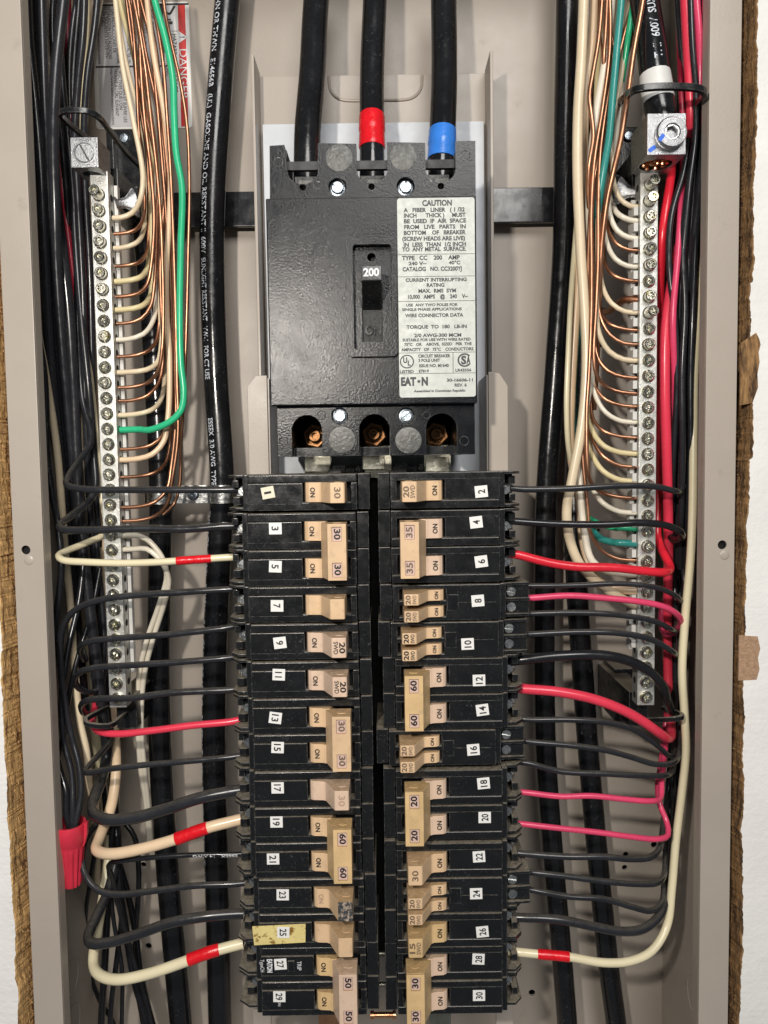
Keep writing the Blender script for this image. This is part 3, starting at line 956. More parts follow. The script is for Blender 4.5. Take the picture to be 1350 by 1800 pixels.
def case_parts(root, w0, tandem=False, newer=False, seam=4.65):
    a = lambda u0, u1: (min(-u0, -u1), max(-u0, -u1))
    h = 9.25
    MB().box(*a(0, 6.2), -6, 40, w0 - h, w0 + h).build("inner_shoulder", "black_plastic", root, local=True, bevel=0.45)
    if tandem:
        lo = [(-6.5, w0 - h), (-62.4, w0 - h), (-62.4, w0 + h), (-6.5, w0 + h)]
        hol = []
        for c in (4.25, -4.25):
            hol.append([(-10.0, w0 + c - 3.1), (-34.0, w0 + c - 3.1), (-34.0, w0 + c + 3.1), (-10.0, w0 + c + 3.1)])
        MB().plate([lo] + hol, -10, -3).build("face_plate", "black_plastic", root, local=True, bevel=0.4)
        MB().box(*a(34.6, 40.5), -10.35, -9.9, w0 - 4.2, w0 + 4.2).build("face_inlay", "black_plastic", root, local=True, bevel=0.15)
        MB().box(*a(40.8, 60), -10.2, -9.9, w0 - .14, w0 + .14).build("seam_line", "black_plastic", root, local=True)
    else:
        MB().box(*a(6.5, 62.4), -9.75, -2.5, w0 + seam + .12, w0 + h).build("upper_shell", "black_plastic", root, local=True, bevel=0.7, seg=3)
        lo = [(-6.5, w0 - h), (-62.4, w0 - h), (-62.4, w0 + seam), (-34.3, w0 + seam), (-34.3, w0 - 5.3), (-9.6, w0 - 5.3), (-9.6, w0 + seam), (-6.5, w0 + seam)]
        MB().plate([lo], -10, -3).build("face_plate", "black_plastic", root, local=True, bevel=0.35)
        MB().box(*a(6.5, 62.4), -10.12, -9.9, w0 - 6.1, w0 - 5.85).build("seam_line", "black_plastic", root, local=True)
    MB().box(*a(6.5, 62.2), -2.4, 40, w0 - h, w0 + h).build("lower_shell", "liner_black", root, local=True)
    MB().box(*a(62.6, 65.4), -7.6, 38, w0 - h, w0 + h).build("end_rail", "black_plastic", root, local=True, bevel=0.5)
    if tandem:
        MB().box(*a(65.5, 78.5), -1.5, 34, w0 - 8.6, w0 + 8.6).build("terminal_block", "black_plastic", root, local=True, bevel=0.5)
        for c in (8.2, 0.0, -8.2):
            MB().prism([(-65.5, -4.2), (-78.3, -3.0), (-79.0, -1.6), (-65.5, -1.6)], 'z', w0 + c - .75, w0 + c + .75).build("terminal_rib", "black_plastic", root, local=True, bevel=0.2)
        for c in (4.1, -4.1):
            sc = put("terminal_screw", TSCREW, root, (-69.0, -1.5, w0 + c), (0, 0.6 + c * 0.11, 0))
        return
    for c in (h - .75, -h + .75):
        ext = 76.5 if newer else 74.5
        MB().prism([(-65.5, -3.5), (-70.5, -3.5), (-ext, 1.5), (-ext, 34), (-65.5, 34)], 'z', w0 + c - .7, w0 + c + .7).build("terminal_cheek", "black_plastic", root, local=True, bevel=0.25)
    MB().box(*a(65.6, 73), 15, 34, w0 - 7.7, w0 + 7.7).build("terminal_block", "black_plastic", root, local=True)
    MB().prism([(-67.2, 16), (-67.2, 4.5), (-69, 3.2), (-72.6, 3.2), (-73, 16)], 'z', w0 - 6.6, w0 - 2.4).build("terminal_post", "black_plastic", root, local=True, bevel=0.4)
    MB().prism([(-69.2, 16), (-69.2, 1.2), (-72.4, 1.2), (-72.8, 16)], 'z', w0 + 2.6, w0 + 6.4).build("terminal_post", "black_plastic", root, local=True, bevel=0.4)
    MB().box(*a(69, 72.2), 11.2, 14.8, w0 - 2.3, w0 + 2.5).build("pressure_plate", "galvanised", root, local=True, bevel=0.3)
    put("terminal_screw", TSCREW, root, (-67.4, 5.2, w0 + 0.6), (0, 0.9, 0))


def screw_mesh():
    r, cut = 2.7, 0.42
    k = MB()
    k.lathe((0, 0, 0), (0, -1, 0), [(r, -6), (r, .9), (r * .88, 1.3)], 18)
    k.f.pop(); k.m.pop()
    rr, h, n = r * .88, 1.3, 10
    for sg in (1, -1):
        t0 = math.asin(cut / rr)
        k.add([(rr * math.cos(t0 + (math.pi - 2 * t0) * i / n), -h, sg * rr * math.sin(t0 + (math.pi - 2 * t0) * i / n)) for i in range(n + 1)], [tuple(range(n + 1))])
        k.add([(-rr, -h, sg * cut), (rr, -h, sg * cut), (rr, -h + .8, sg * cut), (-rr, -h + .8, sg * cut)], [(0, 1, 2, 3)])
    k.add([(-rr, -h + .8, -cut), (rr, -h + .8, -cut), (rr, -h + .8, cut), (-rr, -h + .8, cut)], [(0, 1, 2, 3)])
    return k.mesh("terminal_screw", "galvanised")


TSCREW = screw_mesh()
DNL, RTL = Vector((0, 0, -1)), Vector((1, 0, 0))        # reading direction and glyph-up in the local frame


def handle(root, w0, half, lever=True, m="handle_tan", t_on="ON", t_amp="", t_swd=False, small=False, lever_mat=None, ink_on="ink_black", ink_amp="ink_black"):
    dz = 0.0
    base = [(-33.3, -3), (-33.3, -8.5), (-32.6, -10.9), (-31, -12.0), (-26.0, -12.4), (-24.6, -13.2)]
    if lever:
        pr = base + [(-19.6, -23.9), (-19.0, -24.5), (-12.6, -24.5), (-12.0, -23.9), (-11.8, -3)]
    else:
        pr = base + [(-22.0, -13.2), (-20.0, -3)]
    h = MB().prism(pr, 'z', w0 - half, w0 + half).build("handle", lever_mat or m, root, local=True, bevel=0.35, seg=2)
    if t_on:
        b = MB()
        text(b, t_on, (-29.0, -12.42, w0), DNL, RTL, 1.7 if small else 2.3, (4.0 if small else 5.0), 'c', 0.03)
        b.build("lettering", ink_on, h, local=True, flat=True)
    if lever and t_amp:
        b = MB()
        if t_swd:
            text(b, t_amp, (-14.1, -24.6, w0), DNL, RTL, 2.3 if small else 2.7, (4.6 if small else 5.6), 'c', 0.03)
            text(b, "SWD", (-17.3, -24.6, w0), DNL, RTL, 1.8 if small else 2.1, (4.5 if small else 6.4), 'c', 0.02)
        else:
            text(b, t_amp, (-15.7, -24.6, w0), DNL, RTL, 3.0, 5.6, 'c', 0.02)
        b.build("lettering", ink_amp, h, local=True, flat=True)
    if lever and not small:
        for sg in (1, -1):
            e = [(2.1 * math.cos(t * math.pi / 8), 1.1 * math.sin(t * math.pi / 8)) for t in range(16)]
            MB().prism([(-15.6 + p, -18.6 + q) for p, q in e], 'z', w0 + sg * half - .05 * sg, w0 + sg * (half + .22)).build("pin_end", lever_mat or m, h, local=True)
    return h


def tie_cap(root, m, amps, half=14.1, ink="ink_black", ws=(8.9, -8.9)):
    pr = [(-10.9, -11.6), (-10.9, -24.0), (-20.0, -24.0), (-24.2, -13.6), (-24.2, -11.6)]
    cap = MB().prism(pr, 'z', -half, half).build("handle_tie", m, root, local=True, bevel=0.3)
    wins = []
    for w in ws:
        wins.append([(-18.0, w - 3.6), (-13.2, w - 3.6), (-13.2, w + 3.6), (-18.0, w + 3.6)])
    MB().plate([[(-10.9, -half), (-20.2, -half), (-20.2, half), (-10.9, half)]] + wins, -25.2, -24.02).build("tie_front", m, cap, local=True, bevel=0.22)
    for w, s in zip(ws, amps):
        MB().box(-17.9, -13.3, -24.22, -24.05, w - 3.5, w + 3.5).build("amp_window", "handle_window", cap, local=True)
        b = MB()
        text(b, s, (-15.4, -24.3, w), DNL, RTL, 3.0, 5.4, 'c', 0.03)
        b.build("lettering", ink, cap, local=True, flat=True)
    for sg in (1, -1):
        e = [(2.4 * math.cos(t * math.pi / 8), 1.4 * math.sin(t * math.pi / 8)) for t in range(16)]
        MB().prism([(-15.6 + p, -18.8 + q) for p, q in e], 'z', sg * (half - .05), sg * (half + .25)).build("pin_end", m, cap, local=True)
    return cap


STK = {1: (471, 866, -10), 3: (484, 929, 0), 5: (484, 996, 3), 7: (487, 1065, 1), 9: (492, 1130, -6), 11: (490, 1186, 3), 13: (484, 1262, 8), 15: (488, 1314, 3),
       17: (488, 1385, 0), 19: (486, 1445, 0), 21: (480, 1510, 0), 23: (497, 1573, 1), 25: (498, 1639, 2), 27: (493, 1695, -3), 29: (491, 1752, 1),
       2: (846, 864, -5), 4: (837, 918, -6), 6: (846, 987, -7), 8: (840, 1056, -4), 10: (822, 1132, -2), 12: (842, 1196, -1), 14: (848, 1248, -7), 16: (832, 1318, -4),
       18: (850, 1377, -5), 20: (852, 1437, 0), 22: (842, 1506, -3), 24: (837, 1571, -1), 26: (848, 1638, -5), 28: (841, 1686, 3), 30: (842, 1750, 0)}


def sticker(root, n, right):
    px, py, tilt = STK[n]
    yy = -10.95 if n == 25 else (-10.42 if n in (8, 10, 16, 24) else -10.3)
    p = P(px, py, yy) - ORG[root.name]
    if right:
        p = Vector((-p.x, p.y, -p.z))
    t = math.radians(-tilt)
    ex, ez = Vector((math.cos(t), 0, math.sin(t))), Vector((-math.sin(t), 0, math.cos(t)))
    c = Vector((p.x, yy, p.z))
    a, b_ = 3.25, 3.0
    q = [c + ex * i + ez * j for i, j in ((-a, -b_), (a, -b_), (a, b_), (-a, b_))]
    st = MB().add([v for v in q] + [v + Vector((0, .12, 0)) for v in q], [(0, 1, 2, 3), (4, 7, 6, 5), (0, 4, 5, 1), (1, 5, 6, 2), (2, 6, 7, 3), (3, 7, 4, 0)]).build(
        "number_sticker", "sticker_cream" if n == 1 else "sticker_white", root, local=True)
    b = MB()
    s = str(n)
    text(b, s, c + Vector((0, -.06, 0)) - ex * 0.15, -ez, ex, 3.4, (3.9 if s != "11" else 3.0) if len(s) > 1 else (2.2 if s != "1" else 1.2), 'c', 0.022)
    b.build("numeral", "ink_black", st, local=True, flat=True)


# the breakers do not sit evenly: how far each row hangs below an even spacing (mm)
DZL = [0.2, 1.0, 1.0, 1.0, 1.4, 2.3, 2.7, 2.7, 3.5, 3.8, 3.8, 4.4, 4.5, 3.8, 3.8]
DZR = [0.0, 0.2, 0.6, 0.9, 1.4, 1.3, 1.5, 1.4, 3.6, 3.7, 5.0, 4.9, 5.2, 4.3, 4.3]


def place(rows, right, dx):
    zt = ZTR if right else ZTL
    return Vector(((XCR if right else XCL) + dx, 0, zt - (mean(*rows) + 0.5) * PIT - mean(*[(DZR if right else DZL)[r] for r in rows])))


LEFT = [  # rows, numbers, kind, dx(mm), handle material, amps, label tail, grime flag
    ((0,), (1,), "s", 0.0, "handle_tan", "30", "cream sticker 1 and tan handle marked 30"),
    ((1, 2), (3, 5), "d", -0.8, "handle_tan", ("30", "30"), "stickers 3 and 5"),
    ((3,), (7,), "s", -1.0, "handle_tan", "", "sticker 7 and blank tan handle"),
    ((4,), (9,), "s", -0.6, "handle_pink", "20s", "sticker 9 and handle marked 20 SWD"),
    ((5,), (11,), "s", -0.5, "handle_pink", "20s", "sticker 11 and handle marked 20 SWD"),
    ((6, 7), (13, 15), "d", -0.3, "handle_tan", ("30", "30"), "stickers 13 and 15"),
    ((8,), (17,), "s", -0.6, "handle_pink", "30f", "sticker 17 and worn blank handle"),
    ((9, 10), (19, 21), "d", -0.8, "handle_ochre", ("60", "60"), "stickers 19 and 21"),
    ((11,), (23,), "s", 0.2, "handle_tan", "", "sticker 23 and a grimy blackened handle tip"),
    ((12,), (25,), "s", 0.0, "handle_tan", "", "sticker 25 on a stained yellow paper strip"),
    ((13, 14), (27, 29), "d", 0.7, "handle_pink", ("50", "50"), "stickers 27 and 29"),
]
RIGHT = [
    ((0,), (2,), "s", 0.0, "handle_tan", "20s", "sticker 2 and handle marked 20 SWD"),
    ((1, 2), (4, 6), "d", 0.0, "handle_tan", ("35", "35"), "stickers 4 and 6"),
    ((3,), (8,), "t", 0.3, "handle_tan", "", "sticker 8"),
    ((4,), (10,), "t", -0.9, "handle_tan", "", "sticker 10"),
    ((5, 6), (12, 14), "d", 1.2, "handle_ochre", ("60", "60"), "stickers 12 and 14"),
    ((7,), (16,), "t", -2.6, "handle_tan", "", "sticker 16"),
    ((8, 9), (18, 20), "d", 0.7, "handle_ochre", ("20", "20"), "stickers 18 and 20"),
    ((10,), (22,), "s", 0.6, "handle_tan", "30", "sticker 22 and tan handle marked 30"),
    ((11,), (24,), "t", 0.4, "handle_tan", "", "sticker 24"),
    ((12,), (26,), "s", 0.3, "handle_ochre", "15s", "sticker 26 and handle marked 15 SWD"),
    ((13, 14), (28, 30), "d", 0.2, "handle_ochre", ("30", "30"), "stickers 28 and 30"),
]
GRP = "branch breakers in two columns"
for right, rows_ in ((False, LEFT), (True, RIGHT)):
    col = "right" if right else "left"
    for rws, nums, kind, dx, hm, amps, tail in rows_:
        loc = place(rws, right, dx)
        if kind == "d":
            root = thing("two_pole_breaker", f"black two-pole breaker with {tail} and tied tan handles marked {amps[0]}", "breaker", loc, GRP, math.pi if right else 0)
        elif kind == "t":
            root = thing("tandem_breaker", f"black tandem breaker with {tail} and two narrow tan handles", "breaker", loc, GRP, math.pi if right else 0)
        else:
            root = thing("circuit_breaker", f"black single-pole breaker with {tail}", "breaker", loc, GRP, math.pi if right else 0)
        if kind == "d":
            for w in (9.525, -9.525):
                case_parts(root, w, newer=nums[0] == 27)
                handle(root, w, 5.0, False, "handle_pink" if right else ("handle_tan" if nums[0] != 27 else "handle_ochre"), "ON")
            fnt = "ink_black" if nums[0] not in (4, 13) else "ink_embossed"
            tie_cap(root, hm, amps, 14.1, fnt)
        elif kind == "t":
            case_parts(root, 0, tandem=True)
            dark = nums[0] in (8, 10)
            for w in (4.25, -4.25):
                handle(root, w, 2.85, True, hm, "ON", "20", True, True, ink_amp="ink_black" if nums[0] == 10 else "ink_embossed")
        else:
            case_parts(root, 0)
            amp = amps[:-1] if amps and amps[-1] in "sf" else amps
            h = handle(root, 0, 5.1, True, hm, "ON" if nums[0] not in (7, 17, 25) else "", amp, amps.endswith("s") if amps else False,
                       ink_amp="ink_faint" if amps.endswith("f") else ("ink_embossed" if nums[0] in (1, 2, 22, 26) else "ink_black"), ink_on="ink_faint" if nums[0] == 23 else "ink_black",
                       )
            if nums[0] == 23:
                MB().box(-19.4, -11.9, -24.75, -23.2, -5.05, 5.05).build("grime_crust", "handle_grimy", h, local=True, bevel=0.3)
        for n in nums:
            sticker(root, n, right)
        if nums[0] == 25:
            p, q = P(446, 1627, -10.4) - loc, P(537, 1660, -10.4) - loc
            MB().plate([[(p.x, q.z), (q.x, q.z + 1.2), (q.x + .3, p.z + .6), (p.x - .8, p.z - .4)]], -10.6, -10.3).build("paper_strip", "sticker_aged", root, local=True)
        if nums[0] == 27:
            b = MB()
            for s, px, cap, wd in (("EATON", 474, 2.6, 7.4), ("TypeCH", 461, 2.0, 6.8), ("TRIP", 526, 2.2, 5.0)):
                c = P(px, 1698, -10.2) - loc
                text(b, s, (c.x, -10.12, c.z), DNL, RTL, cap, wd, 'c', 0.04 if s == "EATON" else 0.0)
            c = P(491, 1764, -10.2) - loc
            text(b, "ON", (c.x, -10.12, c.z), DNL, RTL, 1.5, 3.0, 'c', 0.0)
            b.build("white_lettering", "ink_white", root, local=True, flat=True)
            c = P(512, 1698, -10.2) - loc
            MB().box(c.x - 1.8, c.x + 1.8, -10.8, -9.9, c.z - 3.0, c.z + 3.0).build("trip_button", "black_plastic", root, local=True, bevel=0.3)

# black bus base between and under the two columns
bb = thing("busbar_support", "black plastic busbar support in the dark gap between the breaker columns", "busbar support", (0, 62, -150))
x0, x1 = P(560, 1200, 42).x, P(765, 1200, 42).x
MB().box(x0, x1, 42, 64, ZTL - 15 * PIT - 6, ZTL + 1).build("base", "void_black", bb)
for hx, hy, m in ((664, 1680, "bus_tin"), (667, 1735, "bus_tin")):
    p = P(hx, hy, 20)
    MB().lathe((p.x - 5, 22, p.z), (1, 0, 0), [(1.9, 0), (1.9, 3), (1.5, 3.3), (1.5, 10)], 12).build("bus_finger", m, bb)
p = P(675, 1784, 30)
MB().lathe((p.x - 8, 30, p.z), (1, 0, 0), [(2.4, 0), (2.4, 2), (1.6, 2.2), (1.6, 13), (2.4, 13.2), (2.4, 15)], 14).build("copper_finger", "copper_bright", bb)
x0, x1, z0, z1 = R(872, 1758, 902, 1790, 34)
MB().box(x0, x1, 34, 36, z0 - 30, z1).build("lower_tab", "taupe_paint", pan, bevel=0.4)
x0, x1, z0, z1 = R(444, 1775, 476, 1790, 34)
MB().box(x0, x1, 34, 36, z0 - 30, z1).build("lower_tab", "taupe_paint", pan, bevel=0.4)
for (a, c, word, m) in ((560, 597, "left", "copper_bright"), (755, 793, "right", "bus_tin")):
    x0, x1, z0, z1 = R(a, 1770, c, 1830, 36)
    tag(MB().box(x0, x1, 36, 38, z0 - 8, z1).build("bus_tail", m, None, bevel=0.3), f"flat metal bus tail below the {word} breaker column", "bus tail", "bus tails at the bottom")

# ================================================================== neutral and ground bars
def bar_screw_mesh(h, name):
    k = MB()
    k.lathe((0, 0, 0), (0, -1, 0), [(3.45, -.5), (3.45, .35), (2.95, .75), (2.95, h), (2.5, h + .6), (1.75, h + .6), (1.35, h - .8), (0.05, h - .8)], 20)
    for i in range(6):                       # hexagonal socket corners and slot ridges
        t = math.pi / 3 * i
        k.box(-0.16, 0.16, -(h + .5), -(h - .75), 0.5, 1.7)
        n8 = len(k.v) - 8
        for j in range(n8, len(k.v)):
            x, y, z = k.v[j]
            k.v[j] = (x * math.cos(t) - z * math.sin(t), y, x * math.sin(t) + z * math.cos(t))
    return k.mesh(name, "zinc_screw")


SC_LOW, SC_MID, SC_TALL = bar_screw_mesh(1.8, "bar_screw_low"), bar_screw_mesh(3.6, "bar_screw_mid"), bar_screw_mesh(7.5, "bar_screw_tall")


def plate_z(mb, loops, z0, z1):
    t = MB().plate(loops, z0, z1)
    return mb.add([(x, z, y) for x, y, z in t.v], t.f)


def bar(side):
    L_ = side == "left"
    yb = 18.0
    if L_:
        xc = mean(P(175.5, 340, yb).x, P(206.5, 1240, yb).x)
        zt, zb_ = P(172, 300, yb).z, P(206, 1244, yb).z
        s0, s1 = P(172, 341, yb - 2), P(211, 1229, yb - 2)
    else:
        xc = mean(P(1142, 330, yb).x, P(1135, 1235, yb).x)
        zt, zb_ = P(1142, 270, yb).z, P(1135, 1240, yb).z
        s0, s1 = P(1142, 323, yb - 2), P(1133, 1227, yb - 2)
    root = thing("terminal_bar", f"long tinned terminal bar with a row of screws on the {side} side", "terminal bar", (xc, yb + 9.5, zb_), "terminal bars")
    MB().box(xc - 4.8, xc + 4.8, yb, yb + 9.5, zb_, zt).build("bar_body", "tinned_bar", root, bevel=0.45)
    n = 34
    rnd = random.Random(4 if L_ else 9)
    zs = [s0.z + (s1.z - s0.z) * i / (n - 1) for i in range(n)]
    for i, z in enumerate(zs):
        if L_:
            me = SC_TALL if i == 0 else (SC_MID if i in (1, 2, 3, 4, 5, 6, 12) else SC_LOW)
        else:
            me = SC_TALL if i in (0, 1, 8) else (SC_MID if i in (2, 3, 4, 5, 7, 10, 19, 23) else SC_LOW)
        put("bar_screw", me, root, Vector((xc + rnd.uniform(-.2, .2), yb - .1, z)) - ORG[root.name], (rnd.uniform(-.06, .06), rnd.uniform(0, 3), rnd.uniform(-.06, .06)))
    sx = 1 if L_ else -1
    pb_ = MB()
    for z in zs:
        pb_.lathe((xc + sx * 4.78, yb + 4.9, z), (sx, 0, 0), [(2.0, 0), (2.0, .06)], 12)
    o = pb_.build("wire_ports", "void_black", root)
    o["kind"] = "stuff"
    if not L_:
        st = MB().box(xc - 7.4, xc - 5.1, yb + 7, yb + 12, zs[-4], zs[1] + 3)
        for z0_, z1_ in zip(zs[1:], zs[2:-3]):
            zm = (z0_ + z1_) / 2
            st.box(xc - 7.4, xc - 5.1, yb + 2.5, yb + 7, zm - 2.2, zm + 2.2)
        st.build("comb_strip", "bar_plastic", root)
    else:
        MB().box(xc + 5.1, xc + 7.0, yb + 8.2, yb + 12, zb_ + 18, zt - 5).build("comb_strip", "bar_plastic", root)
    for za, zz in ((zt + 6, zt - 14), (zb_ + 4, zb_ - 16)):
        MB().box(xc - 5.5, xc + (6.2 if L_ else 5.5), yb + 12.2, 94, zz, za).build("insulator_foot", "black_plastic", root, bevel=0.6)
    return root, xc, zs


lbar, XLB, LZS = bar("left")
rbar, XRB, RZS = bar("right")

# left lug
x0, x1, z0, z1 = R(124, 241, 172, 294, 6)
lug = thing("bar_lug", "silver box lug with slotted screw on top of the left terminal bar", "lug", ((x0 + x1) / 2, 24, z0))
b = MB()
plate_z(b, [[(x0, 6), (x1, 6), (x1, 24.5), (x0, 24.5)], [(p, q) for p, q in circle((x0 + x1) / 2, 16.5, 4.9, 22)]], z0, z1)
b.build("lug_body", "aluminium", lug, bevel=0.25)
p = P(149, 269, 5.9)
MB().lathe((p.x, 5.9, p.z), (0, -1, 0), [(6.0, 0), (6.0, .25), (5.3, .3), (5.2, .02), (4.9, .02), (4.9, .5), (4.6, .7)], 28).build("lug_screw", "aluminium", lug)
t = math.radians(-62)
d = Vector((math.cos(t), 0, math.sin(t)))
e = Vector((-math.sin(t), 0, math.cos(t)))
c = Vector((p.x, 5.15, p.z))
MB().add([c + d * 4.6 + e * .45, c - d * 4.6 + e * .45, c - d * 4.6 - e * .45, c + d * 4.6 - e * .45], [(0, 1, 2, 3)]).build("screw_slot", "ink_grey", lug, flat=True)
b = MB()
text(b, "AWG 2-14", P(146, 245, 5.9), EX, EZ, 1.2, 8, 'c', 0.0)
b.build("lettering", "ink_grey", lug, flat=True)

# right lug
x0, x1, z0, z1 = R(1138, 199, 1206, 272, -6)
rlug = thing("main_lug", "large silver box lug with blue paint mark gripping the right cable", "lug", ((x0 + x1) / 2, 20, z0))
b = MB()
plate_z(b, [[(x0, -6), (x1, -6), (x1, 20), (x0, 20)], [(p, q) for p, q in circle((x0 + x1) / 2 - .5, 8.0, 8.2, 26)]], z0, z1)
b.build("lug_body", "aluminium", rlug, bevel=0.3)
p = P(1177, 237, -6)
MB().lathe((p.x, -6.05, p.z), (0, -1, 0), [(7.8, 0), (7.8, 1.0), (7.2, 1.3), (7.2, 1.7), (7.6, 1.9), (7.6, 3.2), (7.0, 3.9), (4.2, 4.0), (3.7, 3.4), (3.5, 0.8), (0.05, 0.8)], 30).build("set_screw", "aluminium", rlug)
hx = [(3.3 * math.cos(math.pi / 3 * i + .3), 3.3 * math.sin(math.pi / 3 * i + .3)) for i in range(6)]
MB().plate([circle(p.x, p.z, 3.72, 24), [(p.x + u, p.z + w) for u, w in hx]], -9.4, -8.4).build("hex_socket", "galvanised", rlug)
for (xa, ya, xb, yb2, yy) in ((1141, 266, 1152, 257, -6.1), (1159, 247, 1167, 236, -10.2)):
    a, c = P(xa, ya, yy), P(xb, yb2, yy)
    d = (c - a).normalized()
    e = Vector((-d.z, 0, d.x)) * 1.0
    MB().add([a + e, c + e, c - e, a - e], [(0, 1, 2, 3)]).build("paint_mark", "marker_blue", rlug, flat=True)

# plastic wire-keeper loops
def keeper(label, raw, w=2.6, t_=2.2):
    pts = smooth(px_path(raw), 2.0)
    o = MB().sweep(pts, [(-w / 2, -t_ / 2), (w / 2, -t_ / 2), (w / 2, t_ / 2), (-w / 2, t_ / 2)], (0, 0, 1)).build("wire_keeper", "black_plastic", None, bevel=0.3)
    tag(o, label, "wire keeper", "plastic wire keepers")


keeper("black plastic keeper loop above the left silver lug", [(246, 292, 62), (222, 268, 45), (196, 235, 20), (172, 205, 0), (155, 196, -4), (115, 195, -5), (106, 199, -3), (113, 210, 6), (146, 238, 26), (165, 250, 40)])
keeper("black plastic keeper loop around the white-taped cable", [(1068, 215, 62), (1078, 192, 40), (1098, 172, 14), (1120, 157, -8), (1150, 153, -10), (1200, 153, -10), (1229, 156, -9), (1239, 164, -5), (1230, 178, 8), (1205, 200, 26), (1185, 215, 45)], 3.2, 2.6)
keeper("black plastic keeper loop at the foot of the left bar", [(225, 1252, 40), (212, 1262, 16), (190, 1276, 2), (155, 1273, 0), (150, 1266, 4), (172, 1252, 18), (190, 1244, 34)])
keeper("black plastic keeper loop at the foot of the right bar", [(1090, 1225, 50), (1120, 1262, 30), (1165, 1265, 14), (1195, 1262, 10), (1196, 1255, 20), (1165, 1245, 40)])

# bracket plates behind the bars
for lab, q in (("dark plastic bracket behind the left silver lug", (190, 226, 250, 336)), ("dark plastic bracket behind the large right lug", (1068, 222, 1140, 322)), ("dark plastic bracket behind the right bar foot", (1080, 1175, 1125, 1268))):
    x0, x1, z0, z1 = R(*q, 70)
    br = thing("bar_bracket", lab, "bracket", ((x0 + x1) / 2, 94, z0), "bar brackets")
    MB().box(x0, x1, 70, 94, z0, z1).build("bracket_body", "black_plastic", br, bevel=1.0)
    MB().box(x0 + 2, x0 + 6, 62, 69.9, z0 + 3, z1 - 3).build("bracket_rib", "black_plastic", br, bevel=0.4)
    pz = Vector(((x0 + x1) / 2, 69.9, z1 - 6))
    MB().lathe(pz, (0, -1, 0), [(3.2, 0), (3.2, .8), (2.4, 1.6), (.8, 1.8)], 16).build("bracket_screw", "bright_zinc", br)

# conduit clamp holding the two left cables
cz = P(339, 869, 60).z
cl = thing("cable_clamp", "galvanised two-hole clamp over the two left black cables", "clamp", (P(339, 869, 78).x, 90, cz))
cx1, cx2 = P(283, 868, 62).x, P(392, 866, 60).x
prof = []
for cx in (cx1, cx2):
    for i in range(13):
        t = math.pi - math.pi * i / 12
        prof.append(Vector((cx + 9.2 * math.cos(t), 62 - 9.6 * math.sin(t), cz)))
MB().sweep(prof, [(-5.4, -.5), (5.4, -.5), (5.4, .5), (-5.4, .5)], (0, 0, 1)).build("clamp_strap", "galvanised", cl, bevel=0.15)
p = P(339, 869, 60)
MB().lathe((p.x, 61.6, p.z), (0, -1, 0), [(3.6, 0), (3.6, .7), (2.6, 1.9), (1.1, 2.2), (.9, 1.2), (.05, 1.2)], 18).build("clamp_screw", "bright_zinc", cl)

# ================================================================== wires and cables
CAMP = Vector((0, -DIST, 0))


def proj(p):
    v = p - CAMP
    d = v.dot(Fw)
    return 675 + v.dot(Rt) / d * FPX, 900 - v.dot(Up) / d * FPX


def wire(m, r, raw, label, group=None, name="wire", n=10, step=3.0, tapes=(), cat="wire"):
    pts = smooth([P(*p) for p in raw], step)
    o = MB().tube(pts, r, n).build(name, m, None, angle=60)
    tag(o, label, cat, group)
    for tm, axis, a, c in tapes:
        i = 0 if axis == 'x' else 1
        seg = [p for p in pts if a <= proj(p)[i] <= c]
        if len(seg) > 1:
            fine = smooth(seg, 1.0)
            sc = [1 + 0.05 * ((k % 8) / 8.0) for k in range(len(fine))]
            MB().tube(fine, r + 0.28, 16, scale=sc).build("tape_band", tm, o, angle=60)
    return o, pts


def lerp_tab(tab, y):
    for (y0, a0), (y1, a1) in zip(tab, tab[1:]):
        if y <= y1:
            f = (y - y0) / (y1 - y0)
            return a0 + (a1 - a0) * max(0.0, f)
    return tab[-1][1]


# --- three service cables into the main breaker
G = "thick black service cables"
wire("cable_black", 7.3, [(566, -90, 52), (556, 0, 46), (549, 130, 36), (541, 230, 27), (540, 290, 24), (540, 325, 24)], "thick black cable without tape entering the left pole of the main breaker", G, "service_cable", 24, 3, cat="cable")
wire("cable_black", 6.7, [(662, -90, 50), (659, 0, 45), (654, 130, 36), (654, 230, 27), (654, 290, 24), (654, 325, 24)], "thick black cable with red tape entering the middle pole of the main breaker", G, "service_cable", 24, 3, (("tape_red", 'y', 198, 262),), cat="cable")
wire("cable_black", 7.2, [(779, -90, 50), (780, 0, 45), (781, 130, 36), (778, 230, 27), (776, 290, 24), (776, 325, 24)], "thick black cable with blue tape entering the right pole of the main breaker", G, "service_cable", 24, 3, (("tape_blue", 'y', 224, 283),), cat="cable")

# --- long feeder cables down both sides
G = "thick black feeder cables down both sides"
o, pts = wire("cable_black", 7.3, [(408, -90, 62), (400, 0, 62), (387, 150, 62), (375, 330, 62), (373, 450, 62), (379, 650, 62), (391, 860, 61), (386, 960, 61), (378, 1150, 62), (376, 1320, 62), (381, 1550, 62), (387, 1800, 62), (390, 1900, 62)],
              "thick black feeder cable with white print beside the main breaker", G, "feeder_cable", 24, 3, cat="cable")
acc, cum = 0.0, []
for i, p in enumerate(pts):
    if i:
        acc += (p - pts[i - 1]).length
    cum.append((proj(p)[1], acc))


def s_at(y):
    return min(cum, key=lambda t: abs(t[0] - y))[1]


def printed(s, y0, y1, ang, cap):
    b = MB()
    wrap_text(b, pts, 7.3, s, s_at(y0), s_at(y1), ang, cap)
    b.build("printed_lettering", "cable_print", o, flat=True)


